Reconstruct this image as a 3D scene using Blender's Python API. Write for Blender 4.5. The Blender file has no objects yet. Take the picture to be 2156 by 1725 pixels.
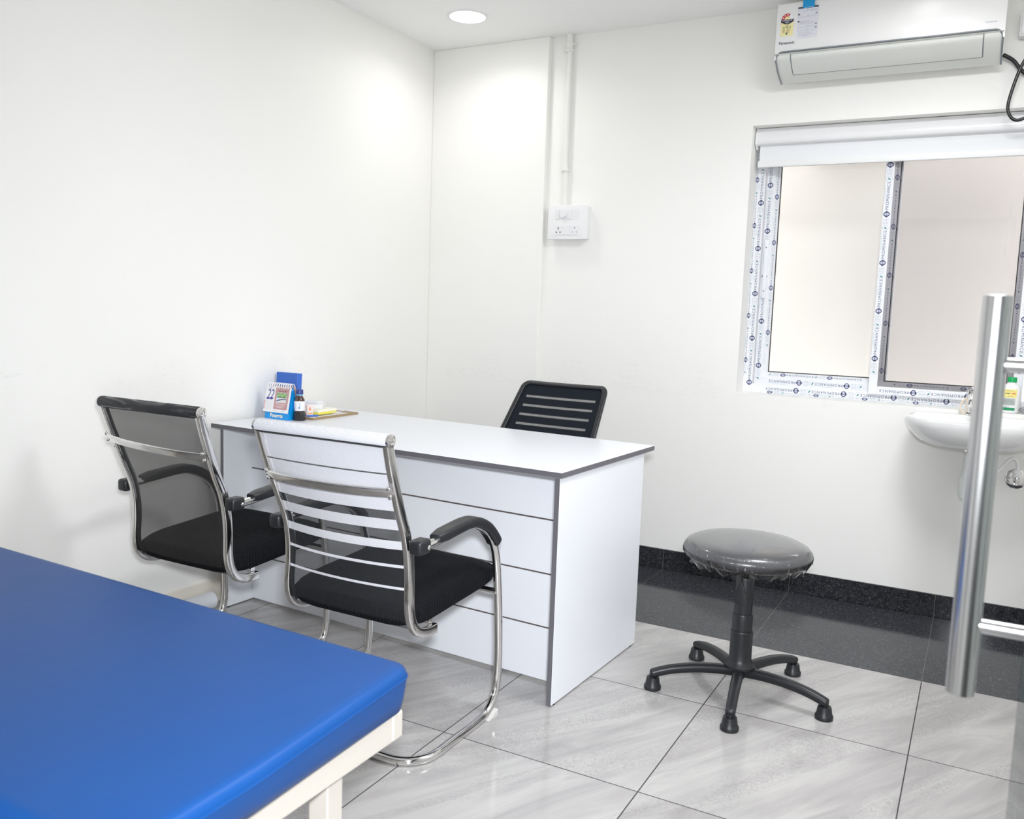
import bpy, bmesh, math, random
from mathutils import Vector, Matrix
random.seed(7)
PI = math.pi
S = bpy.context.scene
COL = S.collection

# ------------------------------------------------------------------ materials
MATS = {}
def lin(c):
    return tuple((x / 12.92 if x <= 0.04045 else ((x + 0.055) / 1.055) ** 2.4) for x in c)
def rgb(r, g, b):
    return lin((r / 255, g / 255, b / 255))
def mat(name, col=(.8, .8, .8), rough=.5, metal=0., spec=.5, coat=0., emit=None, estr=0.):
    if name in MATS: return MATS[name]
    m = bpy.data.materials.new(name); m.use_nodes = True
    b = m.node_tree.nodes['Principled BSDF']
    b.inputs['Base Color'].default_value = (*col, 1)
    b.inputs['Roughness'].default_value = rough
    b.inputs['Metallic'].default_value = metal
    b.inputs['Specular IOR Level'].default_value = spec
    b.inputs['Coat Weight'].default_value = coat
    b.inputs['Coat Roughness'].default_value = .05
    if emit:
        b.inputs['Emission Color'].default_value = (*emit, 1)
        b.inputs['Emission Strength'].default_value = estr
    MATS[name] = m
    return m
def ink(r, g, b):
    return mat('ink_%d_%d_%d' % (r, g, b), rgb(r, g, b), .45)
class N:
    """tiny node helper"""
    def __init__(s, m):
        s.m = m; s.t = m.node_tree; s.n = s.t.nodes; s.l = s.t.links; s.b = s.n.get('Principled BSDF')
    def add(s, typ, **k):
        n = s.n.new(typ)
        for a, v in k.items(): setattr(n, a, v)
        return n
    def link(s, a, b): s.l.new(a, b)
    def val(s, sock, v):
        if hasattr(v, 'bl_idname') or hasattr(v, 'is_output'): s.l.new(v, sock)
        else: sock.default_value = v
    def math(s, op, a, b=0., c=0.):
        n = s.add('ShaderNodeMath', operation=op)
        for i, v in enumerate((a, b, c)): s.val(n.inputs[i], v)
        return n.outputs[0]
    def coord(s, kind='Object'):
        return s.add('ShaderNodeTexCoord').outputs[kind]
    def sep(s, v):
        n = s.add('ShaderNodeSeparateXYZ'); s.link(v, n.inputs[0]); return n.outputs
    def mapping(s, v, scale=(1, 1, 1), rot=(0, 0, 0), loc=(0, 0, 0)):
        n = s.add('ShaderNodeMapping'); s.link(v, n.inputs['Vector'])
        n.inputs['Scale'].default_value = scale; n.inputs['Rotation'].default_value = rot; n.inputs['Location'].default_value = loc
        return n.outputs[0]
    def noise(s, v, scale, detail=4., rough=.55, dist=0.):
        n = s.add('ShaderNodeTexNoise'); s.link(v, n.inputs['Vector'])
        n.inputs['Scale'].default_value = scale; n.inputs['Detail'].default_value = detail
        n.inputs['Roughness'].default_value = rough; n.inputs['Distortion'].default_value = dist
        return n.outputs['Fac']
    def ramp(s, f, stops, interp='LINEAR'):
        n = s.add('ShaderNodeValToRGB'); s.val(n.inputs[0], f)
        cr = n.color_ramp; cr.interpolation = interp
        while len(cr.elements) < len(stops): cr.elements.new(1.)
        for e, (p, c) in zip(cr.elements, stops):
            e.position = p; e.color = (*c, 1) if len(c) == 3 else c
        return n.outputs['Color']
    def mix(s, f, a, b):
        n = s.add('ShaderNodeMix', data_type='RGBA'); s.val(n.inputs[0], f)
        for i, v in ((6, a), (7, b)):
            if isinstance(v, tuple): n.inputs[i].default_value = (*v, 1)
            else: s.link(v, n.inputs[i])
        return n.outputs[2]
    def bump(s, h, strength=.3, dist=.001):
        n = s.add('ShaderNodeBump'); n.inputs['Strength'].default_value = strength; n.inputs['Distance'].default_value = dist
        s.link(h, n.inputs['Height']); s.link(n.outputs[0], s.b.inputs['Normal'])

def m_paint(name, col, rough=.6, bump=.04):
    m = mat(name, col, rough); k = N(m)
    co = k.coord()
    f = k.noise(co, 2.3, 3.)
    k.link(k.mix(f, tuple(c * .985 for c in col), tuple(min(1, c * 1.01) for c in col)), k.b.inputs['Base Color'])
    k.bump(k.noise(co, 180., 2.), bump, .001)
    return m

def m_wall(name, col, axis):
    """emulsion paint with faint scuff marks at furniture height"""
    m = mat(name, col, .5); k = N(m)
    co = k.coord(); x, y, z = k.sep(co)
    along = x if axis == 'x' else y
    cb = k.add('ShaderNodeCombineXYZ')
    k.link(k.math('MULTIPLY', along, 9.), cb.inputs[0]); k.link(k.math('MULTIPLY', z, 38.), cb.inputs[1])
    nz = k.noise(cb.outputs[0], 1., 5., .7, 1.2)
    line = k.math('LESS_THAN', k.math('ABSOLUTE', k.math('SUBTRACT', nz, .5)), .009)
    big = k.math('GREATER_THAN', k.noise(co, 3.1, 2.), .545)
    band = k.math('LESS_THAN', k.math('ABSOLUTE', k.math('SUBTRACT', z, .93)), .075)
    f = k.math('MULTIPLY', k.math('MULTIPLY', line, big), k.math('MULTIPLY', band, .16))
    base = k.mix(k.noise(co, 1.7, 3.), tuple(c * .985 for c in col), tuple(min(1, c * 1.008) for c in col))
    k.link(k.mix(f, base, (.42, .41, .43)), k.b.inputs['Base Color'])
    k.bump(k.noise(co, 150., 2.), .03, .001)
    return m

WALL = (.885, .876, .846)
M_WALLX = m_wall('wall_paint_back', WALL, 'x')
M_WALLY = m_wall('wall_paint_side', WALL, 'y')
M_CEIL = m_paint('ceiling_paint', (.94, .94, .93), .7)
TX, TY = 2.0013, -.775

def m_floor():
    m = mat('polished_tile', (.6, .59, .58), .16); k = N(m)
    co = k.coord(); x, y, z = k.sep(co)
    u = k.math('DIVIDE', k.math('SUBTRACT', x, TX), .6); v = k.math('DIVIDE', k.math('SUBTRACT', y, TY), .6)
    def edge(t):
        f = k.math('FRACT', t)
        return k.math('MINIMUM', f, k.math('SUBTRACT', 1., f))
    e = k.math('MINIMUM', edge(u), edge(v))
    grout = k.math('LESS_THAN', e, .0029)
    cell = k.add('ShaderNodeCombineXYZ')
    k.link(k.math('FLOOR', u), cell.inputs[0]); k.link(k.math('FLOOR', v), cell.inputs[1])
    wn = k.add('ShaderNodeTexWhiteNoise', noise_dimensions='2D'); k.link(cell.outputs[0], wn.inputs['Vector'])
    off = k.add('ShaderNodeVectorMath', operation='MULTIPLY_ADD')
    k.link(wn.outputs['Color'], off.inputs[0]); off.inputs[1].default_value = (7, 7, 7); k.link(co, off.inputs[2])
    mp = k.mapping(k.mapping(off.outputs[0], rot=(0, 0, -math.radians(60))), scale=(1.1, 6.5, 1))
    n1 = k.noise(mp, 1.6, 6., .6, .9)
    n2 = k.noise(off.outputs[0], 80., 3., .6, 2.2)
    patch = k.ramp(k.noise(mp, 1.1, 3., .5, .6), [(.42, (0, 0, 0)), (.6, (1, 1, 1))])
    sp = k.math('MULTIPLY', k.ramp(n2, [(.46, (0, 0, 0)), (.58, (1, 1, 1))]), patch)
    c = k.ramp(n1, [(.28, rgb(153, 150, 149)), (.46, rgb(169, 166, 165)), (.62, rgb(181, 179, 177)), (.8, rgb(174, 170, 169))])
    c = k.mix(k.math('MULTIPLY', sp, .36), c, rgb(130, 127, 127))
    c = k.mix(grout, c, rgb(62, 60, 62))
    k.link(c, k.b.inputs['Base Color'])
    k.link(k.math('MULTIPLY_ADD', grout, .5, .14), k.b.inputs['Roughness'])
    return m

def m_granite(name='black_granite', g=1.):
    m = mat(name, (.03, .03, .035), .1, spec=.2); k = N(m)
    co = k.coord(); x, y, z = k.sep(co)
    vo = k.add('ShaderNodeTexVoronoi'); vo.inputs['Scale'].default_value = 300.
    d = k.noise(co, 60., 2.)
    k.link(k.mapping(co, scale=(1, .62, 1.), rot=(0, 0, .5)), vo.inputs['Vector'])
    wn = k.add('ShaderNodeTexWhiteNoise', noise_dimensions='3D'); k.link(vo.outputs['Position'], wn.inputs['Vector'])
    pick = k.math('GREATER_THAN', wn.outputs['Value'], .87)
    spk = k.math('MULTIPLY', k.math('LESS_THAN', vo.outputs['Distance'], k.math('MULTIPLY_ADD', k.noise(co, 90., 2.), .5, .02)), pick)
    fine = k.math('GREATER_THAN', k.noise(k.mapping(co, scale=(1, 2.2, 1), rot=(0, 0, .6)), 260., 3., .75), .63)
    f = k.math('MAXIMUM', k.math('MULTIPLY', spk, wn.outputs['Value']), k.math('MULTIPLY', fine, .55))
    base = k.ramp(d, [(.35, (.016 * g, .017 * g, .021 * g)), (.65, (.034 * g, .035 * g, .040 * g))])
    c = k.mix(k.math('MULTIPLY', f, .75), base, (.36, .37, .39))
    fr = k.math('FRACT', k.math('DIVIDE', k.math('SUBTRACT', x, TX), .6))
    e = k.math('MINIMUM', fr, k.math('SUBTRACT', 1., fr))
    c = k.mix(k.math('LESS_THAN', e, .0018), c, rgb(104, 98, 93))
    k.link(c, k.b.inputs['Base Color'])
    return m
M_FLOOR = m_floor(); M_GRAN = m_granite(); M_GRANF = m_granite('black_granite_floor', 1.4)

M_CHROME = mat('chrome', (.78, .77, .76), .09, 1.)
M_STEEL = mat('brushed_steel', (.63, .63, .635), .24, 1.)
M_LAM = mat('white_laminate', rgb(226, 228, 233), .32, spec=.4)
M_EDGE = mat('grey_edge_band', rgb(98, 96, 102), .5)
M_BLKP = mat('black_plastic', (.0115, .0125, .0155), .40)
M_BLKG = mat('black_gloss', (.012, .012, .014), .25)
M_WPL = mat('white_plastic', (.84, .84, .84), .3)
M_ACW = mat('aircon_white', (.83, .83, .82), .28)
M_ACG = mat('aircon_grey', rgb(222, 224, 219), .4)
M_ACT = mat('aircon_trim', rgb(128, 132, 138), .35)
M_DARK = mat('dark_gap', (.02, .02, .022), .6)
M_CERAM = mat('ceramic', (.84, .84, .84), .08, coat=.6)
M_UPVC = mat('upvc_white', (.80, .81, .84), .3)
M_CREAMP = mat('cream_powder_coat', rgb(180, 174, 166), .45)

def m_vinyl():
    m = mat('blue_vinyl', (.02, .12, .46), .42, spec=.22); k = N(m)
    co = k.coord()
    k.link(k.mix(k.noise(co, 5., 3.), (.004, .052, .205), (.005, .057, .222)), k.b.inputs['Base Color'])
    h = k.math('ADD', k.noise(co, 420., 2.), k.math('MULTIPLY', k.noise(co, 9., 2.), 6.))
    k.bump(h, .12, .0012)
    return m
M_VINYL = m_vinyl()

def m_seatfab():
    m = mat('black_woven_fabric', (.012, .013, .017), .8, spec=.1); k = N(m)
    co = k.coord()
    w1 = k.add('ShaderNodeTexWave', bands_direction='X'); w2 = k.add('ShaderNodeTexWave', bands_direction='Y')
    for w in (w1, w2):
        w.inputs['Scale'].default_value = 56.; k.link(k.mapping(co, rot=(0, 0, .5)), w.inputs['Vector'])
    h = k.math('MULTIPLY', w1.outputs['Fac'], w2.outputs['Fac'])
    k.link(k.mix(h, (.004, .0045, .006), (.013, .014, .018)), k.b.inputs['Base Color'])
    k.bump(h, .7, .003)
    return m
M_SEAT = m_seatfab()

def m_mesh(name, stripes):
    """see-through chair mesh; stripes = list of (z_low, z_high) white woven bands in local height"""
    m = mat(name, (.02, .021, .026), .65); k = N(m)
    co = k.coord(); x, y, z = k.sep(co)
    white = None
    for a, b in stripes:
        s = k.math('MULTIPLY', k.math('GREATER_THAN', z, a), k.math('LESS_THAN', z, b))
        white = s if white is None else k.math('MAXIMUM', white, s)
    dg = k.math('FRACT', k.math('DIVIDE', k.math('ADD', x, z), .0052))
    tri = k.math('ABSOLUTE', k.math('SUBTRACT', dg, .5))
    gx = k.math('FRACT', k.math('DIVIDE', z, .0026))
    if stripes:
        wc = k.ramp(tri, [(.08, rgb(168, 168, 174)), (.3, rgb(226, 226, 232))])
        k.link(k.mix(white, (.016, .017, .021), wc), k.b.inputs['Base Color'])
        alpha = k.math('ADD', k.math('MULTIPLY', white, .9), k.math('MULTIPLY', k.math('SUBTRACT', 1., white), k.math('MULTIPLY_ADD', gx, .06, .60)))
    else:
        k.b.inputs['Base Color'].default_value = (.018, .0175, .0175, 1)
        alpha = k.math('MULTIPLY_ADD', gx, .06, .69)
    k.link(alpha, k.b.inputs['Alpha'])
    return m
BANDS = [(.817, .96), (.713, .813), (.658, .688), (.602, .626), (.551, .559), (.491, .498)]
M_MESHW = m_mesh('white_striped_mesh', BANDS)
M_MESHB = m_mesh('plain_black_mesh', [])
def m_roll():
    m = mat('white_roll_mesh', rgb(212, 212, 217), .5); k = N(m)
    co = k.coord(); x, y, z = k.sep(co)
    tri = k.math('ABSOLUTE', k.math('SUBTRACT', k.math('FRACT', k.math('DIVIDE', k.math('ADD', x, z), .0052)), .5))
    c = k.ramp(tri, [(.08, rgb(176, 176, 182)), (.3, rgb(226, 226, 231))])
    k.link(k.mix(k.math('LESS_THAN', z, .8935), c, (.016, .017, .021)), k.b.inputs['Base Color'])
    return m
M_ROLLW = m_roll()
def m_rollb():
    m = mat('black_roll_film', (.014, .015, .018), .5); k = N(m)
    co = k.coord()
    f = k.ramp(k.noise(k.mapping(co, scale=(7, 30, 40)), 1., 3., .6, 1.), [(.52, (0, 0, 0)), (.62, (1, 1, 1))])
    k.link(k.math('SUBTRACT', .55, k.math('MULTIPLY', f, .4)), k.b.inputs['Roughness'])
    k.link(k.mix(f, (.012, .013, .016), (.05, .052, .056)), k.b.inputs['Base Color'])
    return m
M_ROLLB = m_rollb()

def m_glass(name, tint, ior_mix=.06):
    m = bpy.data.materials.new(name); m.use_nodes = True; MATS[name] = m
    t = m.node_tree; t.nodes.clear(); k = N(m)
    out = k.add('ShaderNodeOutputMaterial'); tr = k.add('ShaderNodeBsdfTransparent'); tr.inputs[0].default_value = (*tint, 1)
    gl = k.add('ShaderNodeBsdfGlossy'); gl.inputs['Roughness'].default_value = .02
    fr = k.add('ShaderNodeFresnel'); fr.inputs[0].default_value = 1.45
    mx = k.add('ShaderNodeMixShader')
    k.link(fr.outputs[0], mx.inputs[0]); k.link(tr.outputs[0], mx.inputs[1]); k.link(gl.outputs[0], mx.inputs[2]); k.link(mx.outputs[0], out.inputs[0])
    return m
M_GLASS = m_glass('clear_glass', (.95, .95, .95))
M_GLASS2 = m_glass('window_glass_grey', (.91, .90, .905))
M_DOORG = m_glass('door_glass', (.925, .955, .95))
M_WRAP = m_glass('clear_film', (.86, .86, .87))

# ------------------------------------------------------------------ mesh helpers
def finish(name, bm, mats, parent=None, smooth=True, ang=35, loc=None):
    bmesh.ops.recalc_face_normals(bm, faces=bm.faces[:])
    me = bpy.data.meshes.new(name)
    for f in bm.faces: f.smooth = smooth
    if smooth:
        lim = math.radians(ang)
        for e in bm.edges:
            if len(e.link_faces) == 2 and e.calc_face_angle(0.) > lim: e.smooth = False
    bm.to_mesh(me); bm.free()
    for m in (mats if isinstance(mats, (list, tuple)) else [mats]): me.materials.append(m)
    o = bpy.data.objects.new(name, me); COL.objects.link(o)
    if parent: o.parent = parent
    if loc: o.location = loc
    return o
class B(object):
    def __init__(s): s.bm = bmesh.new()
    def _mat(s, faces, mi):
        for f in faces: f.material_index = mi
    def box(s, c, d, bev=0., seg=2, mi=0, M=None):
        r = bmesh.ops.create_cube(s.bm, size=1.)
        vs = r['verts']
        for v in vs: v.co = Vector((c[0] + v.co.x * d[0], c[1] + v.co.y * d[1], c[2] + v.co.z * d[2]))
        if M is not None: bmesh.ops.transform(s.bm, matrix=M, verts=vs)
        fs = list({f for v in vs for f in v.link_faces}); s._mat(fs, mi)
        if bev > 0:
            es = list({e for v in vs for e in v.link_edges})
            q = bmesh.ops.bevel(s.bm, geom=es, offset=bev, segments=seg, profile=.5, affect='EDGES', clamp_overlap=True)
            s._mat(q['faces'], mi)
        return s
    def span(s, a, b, bev=0., seg=2, mi=0):
        return s.box([(p + q) / 2 for p, q in zip(a, b)], [abs(q - p) for p, q in zip(a, b)], bev, seg, mi)
    def sweep(s, path, sec, closed=False, caps=True, up=None, mi=0):
        """sec: list of (a,b) in the (side, up) frame, or callable i -> list"""
        P = [Vector(p) for p in path]; n = len(P); rings = []
        T = []
        for i in range(n):
            a = P[(i - 1) % n] if (closed or i > 0) else P[i]; b = P[(i + 1) % n] if (closed or i < n - 1) else P[i]
            T.append((b - a).normalized())
        u = Vector(up) if up else (Vector((0, 0, 1)) if abs(T[0].z) < .9 else Vector((0, 1, 0)))
        for i in range(n):
            if up: u = Vector(up)
            side = T[i].cross(u)
            if side.length < 1e-6: side = T[i].orthogonal()
            side.normalize(); w = side.cross(T[i]).normalized()
            if not up: u = w
            q = sec(i) if callable(sec) else sec
            rings.append([s.bm.verts.new(P[i] + side * a + w * b) for a, b in q])
        m = len(rings[0])
        for i in range(n if closed else n - 1):
            A = rings[i]; C = rings[(i + 1) % n]
            for j in range(m):
                f = s.bm.faces.new((A[j], A[(j + 1) % m], C[(j + 1) % m], C[j])); f.material_index = mi
        if caps and not closed:
            for r in (rings[0][::-1], rings[-1]):
                f = s.bm.faces.new(r); f.material_index = mi
        return s
    def tube(s, path, r, seg=14, **k):
        return s.sweep(path, circ(r, seg), **k)
    def lathe(s, prof, c=(0, 0, 0), seg=32, mi=0, M=None, caps=True):
        rings = []; new = []
        for r, z in prof:
            ring = [s.bm.verts.new((c[0] + r * math.cos(2 * PI * j / seg), c[1] + r * math.sin(2 * PI * j / seg), c[2] + z)) for j in range(seg)]
            rings.append(ring); new += ring
        for A, C in zip(rings, rings[1:]):
            for j in range(seg):
                f = s.bm.faces.new((A[j], A[(j + 1) % seg], C[(j + 1) % seg], C[j])); f.material_index = mi
        if caps:
            for r in (rings[0][::-1], rings[-1]):
                f = s.bm.faces.new(r); f.material_index = mi
        if M is not None: bmesh.ops.transform(s.bm, matrix=M, verts=new)
        return s
    def cyl(s, a, b, r, seg=20, mi=0):
        return s.tube([a, b], r, seg, mi=mi)
    def ball(s, c, r, sc=(1, 1, 1), mi=0, u=16, v=10):
        q = bmesh.ops.create_uvsphere(s.bm, u_segments=u, v_segments=v, radius=r)
        for w in q['verts']: w.co = Vector((c[0] + w.co.x * sc[0], c[1] + w.co.y * sc[1], c[2] + w.co.z * sc[2]))
        s._mat({f for w in q['verts'] for f in w.link_faces}, mi)
        return s
    def prism(s, pts, h0, h1, M=None, mi=0, bev=0., seg=2):
        """polygon pts (x,y) extruded z h0..h1, then transformed"""
        A = [s.bm.verts.new((x, y, h0)) for x, y in pts]; C = [s.bm.verts.new((x, y, h1)) for x, y in pts]; n = len(pts)
        fs = [s.bm.faces.new(A[::-1]), s.bm.faces.new(C)]
        for j in range(n): fs.append(s.bm.faces.new((A[j], A[(j + 1) % n], C[(j + 1) % n], C[j])))
        s._mat(fs, mi)
        vs = A + C
        if M is not None: bmesh.ops.transform(s.bm, matrix=M, verts=vs)
        if bev > 0:
            es = list({e for f in fs[:2] for e in f.edges})
            q = bmesh.ops.bevel(s.bm, geom=es, offset=bev, segments=seg, profile=.5, affect='EDGES', clamp_overlap=True)
            s._mat(q['faces'], mi)
        return s
    def grid(s, P, mi=0):
        V = [[s.bm.verts.new(p) for p in row] for row in P]
        for i in range(len(V) - 1):
            for j in range(len(V[0]) - 1):
                f = s.bm.faces.new((V[i][j], V[i][j + 1], V[i + 1][j + 1], V[i + 1][j])); f.material_index = mi
        return s
    def done(s, name, mats, parent=None, **k):
        return finish(name, s.bm, mats, parent, **k)
def circ(r, n=14): return [(r * math.cos(2 * PI * i / n), r * math.sin(2 * PI * i / n)) for i in range(n)]
def rrect(w, h, r, n=4):
    out = []
    for cx, cy, a0 in ((w / 2 - r, h / 2 - r, 0), (-w / 2 + r, h / 2 - r, 90), (-w / 2 + r, -h / 2 + r, 180), (w / 2 - r, -h / 2 + r, 270)):
        for i in range(n + 1):
            a = math.radians(a0 + 90 * i / n); out.append((cx + r * math.cos(a), cy + r * math.sin(a)))
    return out
def catmull(pts, n=6, closed=False):
    P = [Vector(p) for p in pts]; out = []
    m = len(P)
    for i in range(m if closed else m - 1):
        g = (lambda j: P[j % m]) if closed else (lambda j: P[max(0, min(m - 1, j))])
        p0, p1, p2, p3 = g(i - 1), g(i), g(i + 1), g(i + 2)
        for k in range(n):
            t = k / n
            out.append(.5 * ((2 * p1) + (-p0 + p2) * t + (2 * p0 - 5 * p1 + 4 * p2 - p3) * t * t + (-p0 + 3 * p1 - 3 * p2 + p3) * t ** 3))
    if not closed: out.append(P[-1])
    return out
def fillet(pts, rad, n=8):
    P = [Vector(p) for p in pts]; out = [P[0]]
    for i in range(1, len(P) - 1):
        r = rad[i - 1] if isinstance(rad, (list, tuple)) else rad
        a = (P[i - 1] - P[i]); b = (P[i + 1] - P[i]); la, lb = a.length, b.length
        a.normalize(); b.normalize(); th = a.angle(b)
        d = min(r / math.tan(th / 2), la * .49, lb * .49); r2 = d * math.tan(th / 2)
        c = P[i] + (a + b).normalized() * (r2 / math.sin(th / 2))
        s0 = P[i] + a * d - c; s1 = P[i] + b * d - c
        ang = s0.angle(s1); ax = s0.cross(s1).normalized()
        for k in range(n + 1): out.append(c + Matrix.Rotation(ang * k / n, 3, ax) @ s0)
    out.append(P[-1])
    return out

def round_poly(pts, r, n=6):
    P = [Vector((x, y, 0)) for x, y in pts]; q = [P[-1]] + P + [P[0]]
    out = []
    for i in range(1, len(q) - 1):
        seg = fillet([q[i - 1], q[i], q[i + 1]], r, n)[1:-1]; out += [(v.x, v.y) for v in seg]
    return out

# lettering -----------------------------------------------------------------
_TX = {}
def text_poly(body, spacing=1., bold=0.):
    key = (body, spacing, bold)
    if key not in _TX:
        c = bpy.data.curves.new('txt', 'FONT'); c.body = body; c.size = 1.; c.space_character = spacing; c.offset = bold; c.resolution_u = 3
        o = bpy.data.objects.new('txt', c); COL.objects.link(o)
        bpy.context.view_layer.update()
        me = bpy.data.meshes.new_from_object(o.evaluated_get(bpy.context.evaluated_depsgraph_get()))
        V = [(v.co.x, v.co.y) for v in me.vertices]; F = [tuple(p.vertices) for p in me.polygons]
        bpy.data.objects.remove(o); bpy.data.curves.remove(c); bpy.data.meshes.remove(me)
        x0 = min(v[0] for v in V); x1 = max(v[0] for v in V); y0 = min(v[1] for v in V); y1 = max(v[1] for v in V)
        _TX[key] = ([((x - x0) / (x1 - x0), (y - y0) / (y1 - y0)) for x, y in V], F, (x1 - x0) / (y1 - y0))
    return _TX[key]
class Decal:
    """flat print built of polygons in a (u, v) frame; every item lies a hair above the last"""
    def __init__(s, O, U, V, lift=.0003, step=.00008, warp=None):
        s.O, s.U, s.V = Vector(O), Vector(U).normalized(), Vector(V).normalized(); s.N = s.U.cross(s.V).normalized()
        s.h, s.step = lift, step; s.bm = bmesh.new(); s.mats = []; s.warp = warp
    def mi(s, m):
        if m not in s.mats: s.mats.append(m)
        return s.mats.index(m)
    def polys(s, V, F, m, bump=True):
        if s.warp: vs = [s.bm.verts.new(s.warp(x, y, s.h)) for x, y in V]
        else: vs = [s.bm.verts.new(s.O + s.U * x + s.V * y + s.N * s.h) for x, y in V]
        i = s.mi(m)
        for f in F:
            try: s.bm.faces.new([vs[j] for j in f]).material_index = i
            except ValueError: pass
        if bump: s.h += s.step
        return s
    def rect(s, x0, y0, x1, y1, m, bump=True): return s.polys([(x0, y0), (x1, y0), (x1, y1), (x0, y1)], [(0, 1, 2, 3)], m, bump)
    def poly(s, pts, m): return s.polys(pts, [tuple(range(len(pts)))], m)
    def disc(s, x, y, r, m, n=24, a0=0., a1=360., ry=None, bump=True):
        ry = ry or r
        pts = [(x + r * math.cos(math.radians(a0 + (a1 - a0) * i / n)), y + ry * math.sin(math.radians(a0 + (a1 - a0) * i / n))) for i in range(n + (0 if a1 - a0 >= 360 else 1))]
        return s.polys(pts, [tuple(range(len(pts)))], m, bump)
    def ring(s, x, y, r0, r1, m, n=24, a0=0., a1=360., bump=True):
        V = []; F = []
        for i in range(n + 1):
            a = math.radians(a0 + (a1 - a0) * i / n)
            V += [(x + r0 * math.cos(a), y + r0 * math.sin(a)), (x + r1 * math.cos(a), y + r1 * math.sin(a))]
        for i in range(n): F.append((2 * i, 2 * i + 1, 2 * i + 3, 2 * i + 2))
        return s.polys(V, F, m, bump)
    def text(s, body, x, y, h, m, w=None, spacing=1., bold=0., rot=0., slant=0., bump=True):
        V, F, asp = text_poly(body, spacing, bold); w = w or h * asp; c, n = math.cos(rot), math.sin(rot)
        return s.polys([(x + (a * w + slant * b * h) * c - b * h * n, y + (a * w + slant * b * h) * n + b * h * c) for a, b in V], F, m, bump)
    def done(s, name, parent=None):
        if not s.mats: s.mats = [M_WPL]
        me = bpy.data.meshes.new(name); s.bm.to_mesh(me); s.bm.free()
        for m in s.mats: me.materials.append(m)
        o = bpy.data.objects.new(name, me); COL.objects.link(o)
        if parent: o.parent = parent
        return o

def thing(name, label, cat, loc=(0, 0, 0), rz=0., group=None):
    o = bpy.data.objects.new(name, None); COL.objects.link(o); o.empty_display_size = .05
    o.location = loc; o.rotation_euler = (0, 0, rz); o['label'] = label; o['category'] = cat
    if group: o['group'] = group
    return o
def tag(o, label, cat, group=None):
    o['label'] = label; o['category'] = cat
    if group: o['group'] = group
    return o
def struct(o, label=None):
    o['kind'] = 'structure'
    if label: o['label'] = label
    return o
def setting(name, loc=(0, 0, 0), label=None):
    o = bpy.data.objects.new(name, None); COL.objects.link(o); o.location = loc; return struct(o, label)

# ------------------------------------------------------------------ room shell
H = 2.5856; RX = 3.32; FY = -3.78          # ceiling height, right wall, front wall (doorway behind the camera side)
WX0, WX1, WZ0, WZ1 = 1.701, 2.901, .889, 2.0927
CW, CD = .6815, .0338                      # corner column
T = .14
struct(B().span((-.14, FY - .14, -.1), (RX + .14, TY, 0)).done('floor', M_FLOOR, smooth=False), 'light grey veined polished floor tiles with dark joints')
struct(B().span((-.14, TY, -.1), (RX + .14, .14, 0)).done('trim_1', M_GRANF, smooth=False), 'speckled black granite floor border below the window wall')
struct(B().span((-.14, FY - .14, H), (RX + .14, .14, H + .1)).done('ceiling', M_CEIL, smooth=False))
struct(B().span((-T, FY - .14, 0), (0, T, H)).done('wall_left', M_WALLY, smooth=False))
struct(B().span((RX, FY - .14, 0), (RX + T, T, H)).done('wall_right', M_WALLY, smooth=False))
wb = B()
wb.span((0, 0, 0), (WX0, .16, H)).span((WX1, 0, 0), (RX, .16, H)).span((WX0, 0, 0), (WX1, .16, WZ0)).span((WX0, 0, WZ1), (WX1, .16, H))
struct(wb.done('wall_back', M_WALLX, smooth=False), 'cream back wall with the window')
struct(B().span((0, -CD, 0), (CW, 0, H), .003, 1).done('trim_2', M_WALLX, smooth=False), 'shallow plastered column in the far corner')
DX0, DX1, DH = 1.80, 2.83, 2.12
wf = B()
wf.span((0, FY - .14, 0), (DX0, FY, H)).span((DX1, FY - .14, 0), (RX, FY, H)).span((DX0, FY - .14, DH), (DX1, FY, H))
struct(wf.done('wall_front', M_WALLX, smooth=False))
co_ = B(); co_.span((-.14, -5.8, -.1), (RX + .14, FY - .14, 0)).span((-.14, -5.8, H), (RX + .14, FY - .14, H + .1)).span((-.14, -5.94, -.1), (RX + .14, -5.8, H + .1)).span((-.28, -5.8, -.1), (-.14, FY - .14, H + .1)).span((RX + .14, -5.8, -.1), (RX + .28, FY - .14, H + .1))
struct(co_.done('wall_corridor', m_paint('corridor_paint', (.42, .42, .41)), smooth=False), 'corridor outside the doorway')
struct(B().span((CW, -.012, 0), (RX, 0, .0985), .002, 1).done('baseboard_back', M_GRAN, smooth=False), 'black granite skirting along the window wall')
struct(B().span((0, FY, 0), (.012, -CD, .1), .002, 1).done('baseboard_left', mat('cream_skirting', rgb(233, 226, 214), .3), smooth=False))

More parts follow.
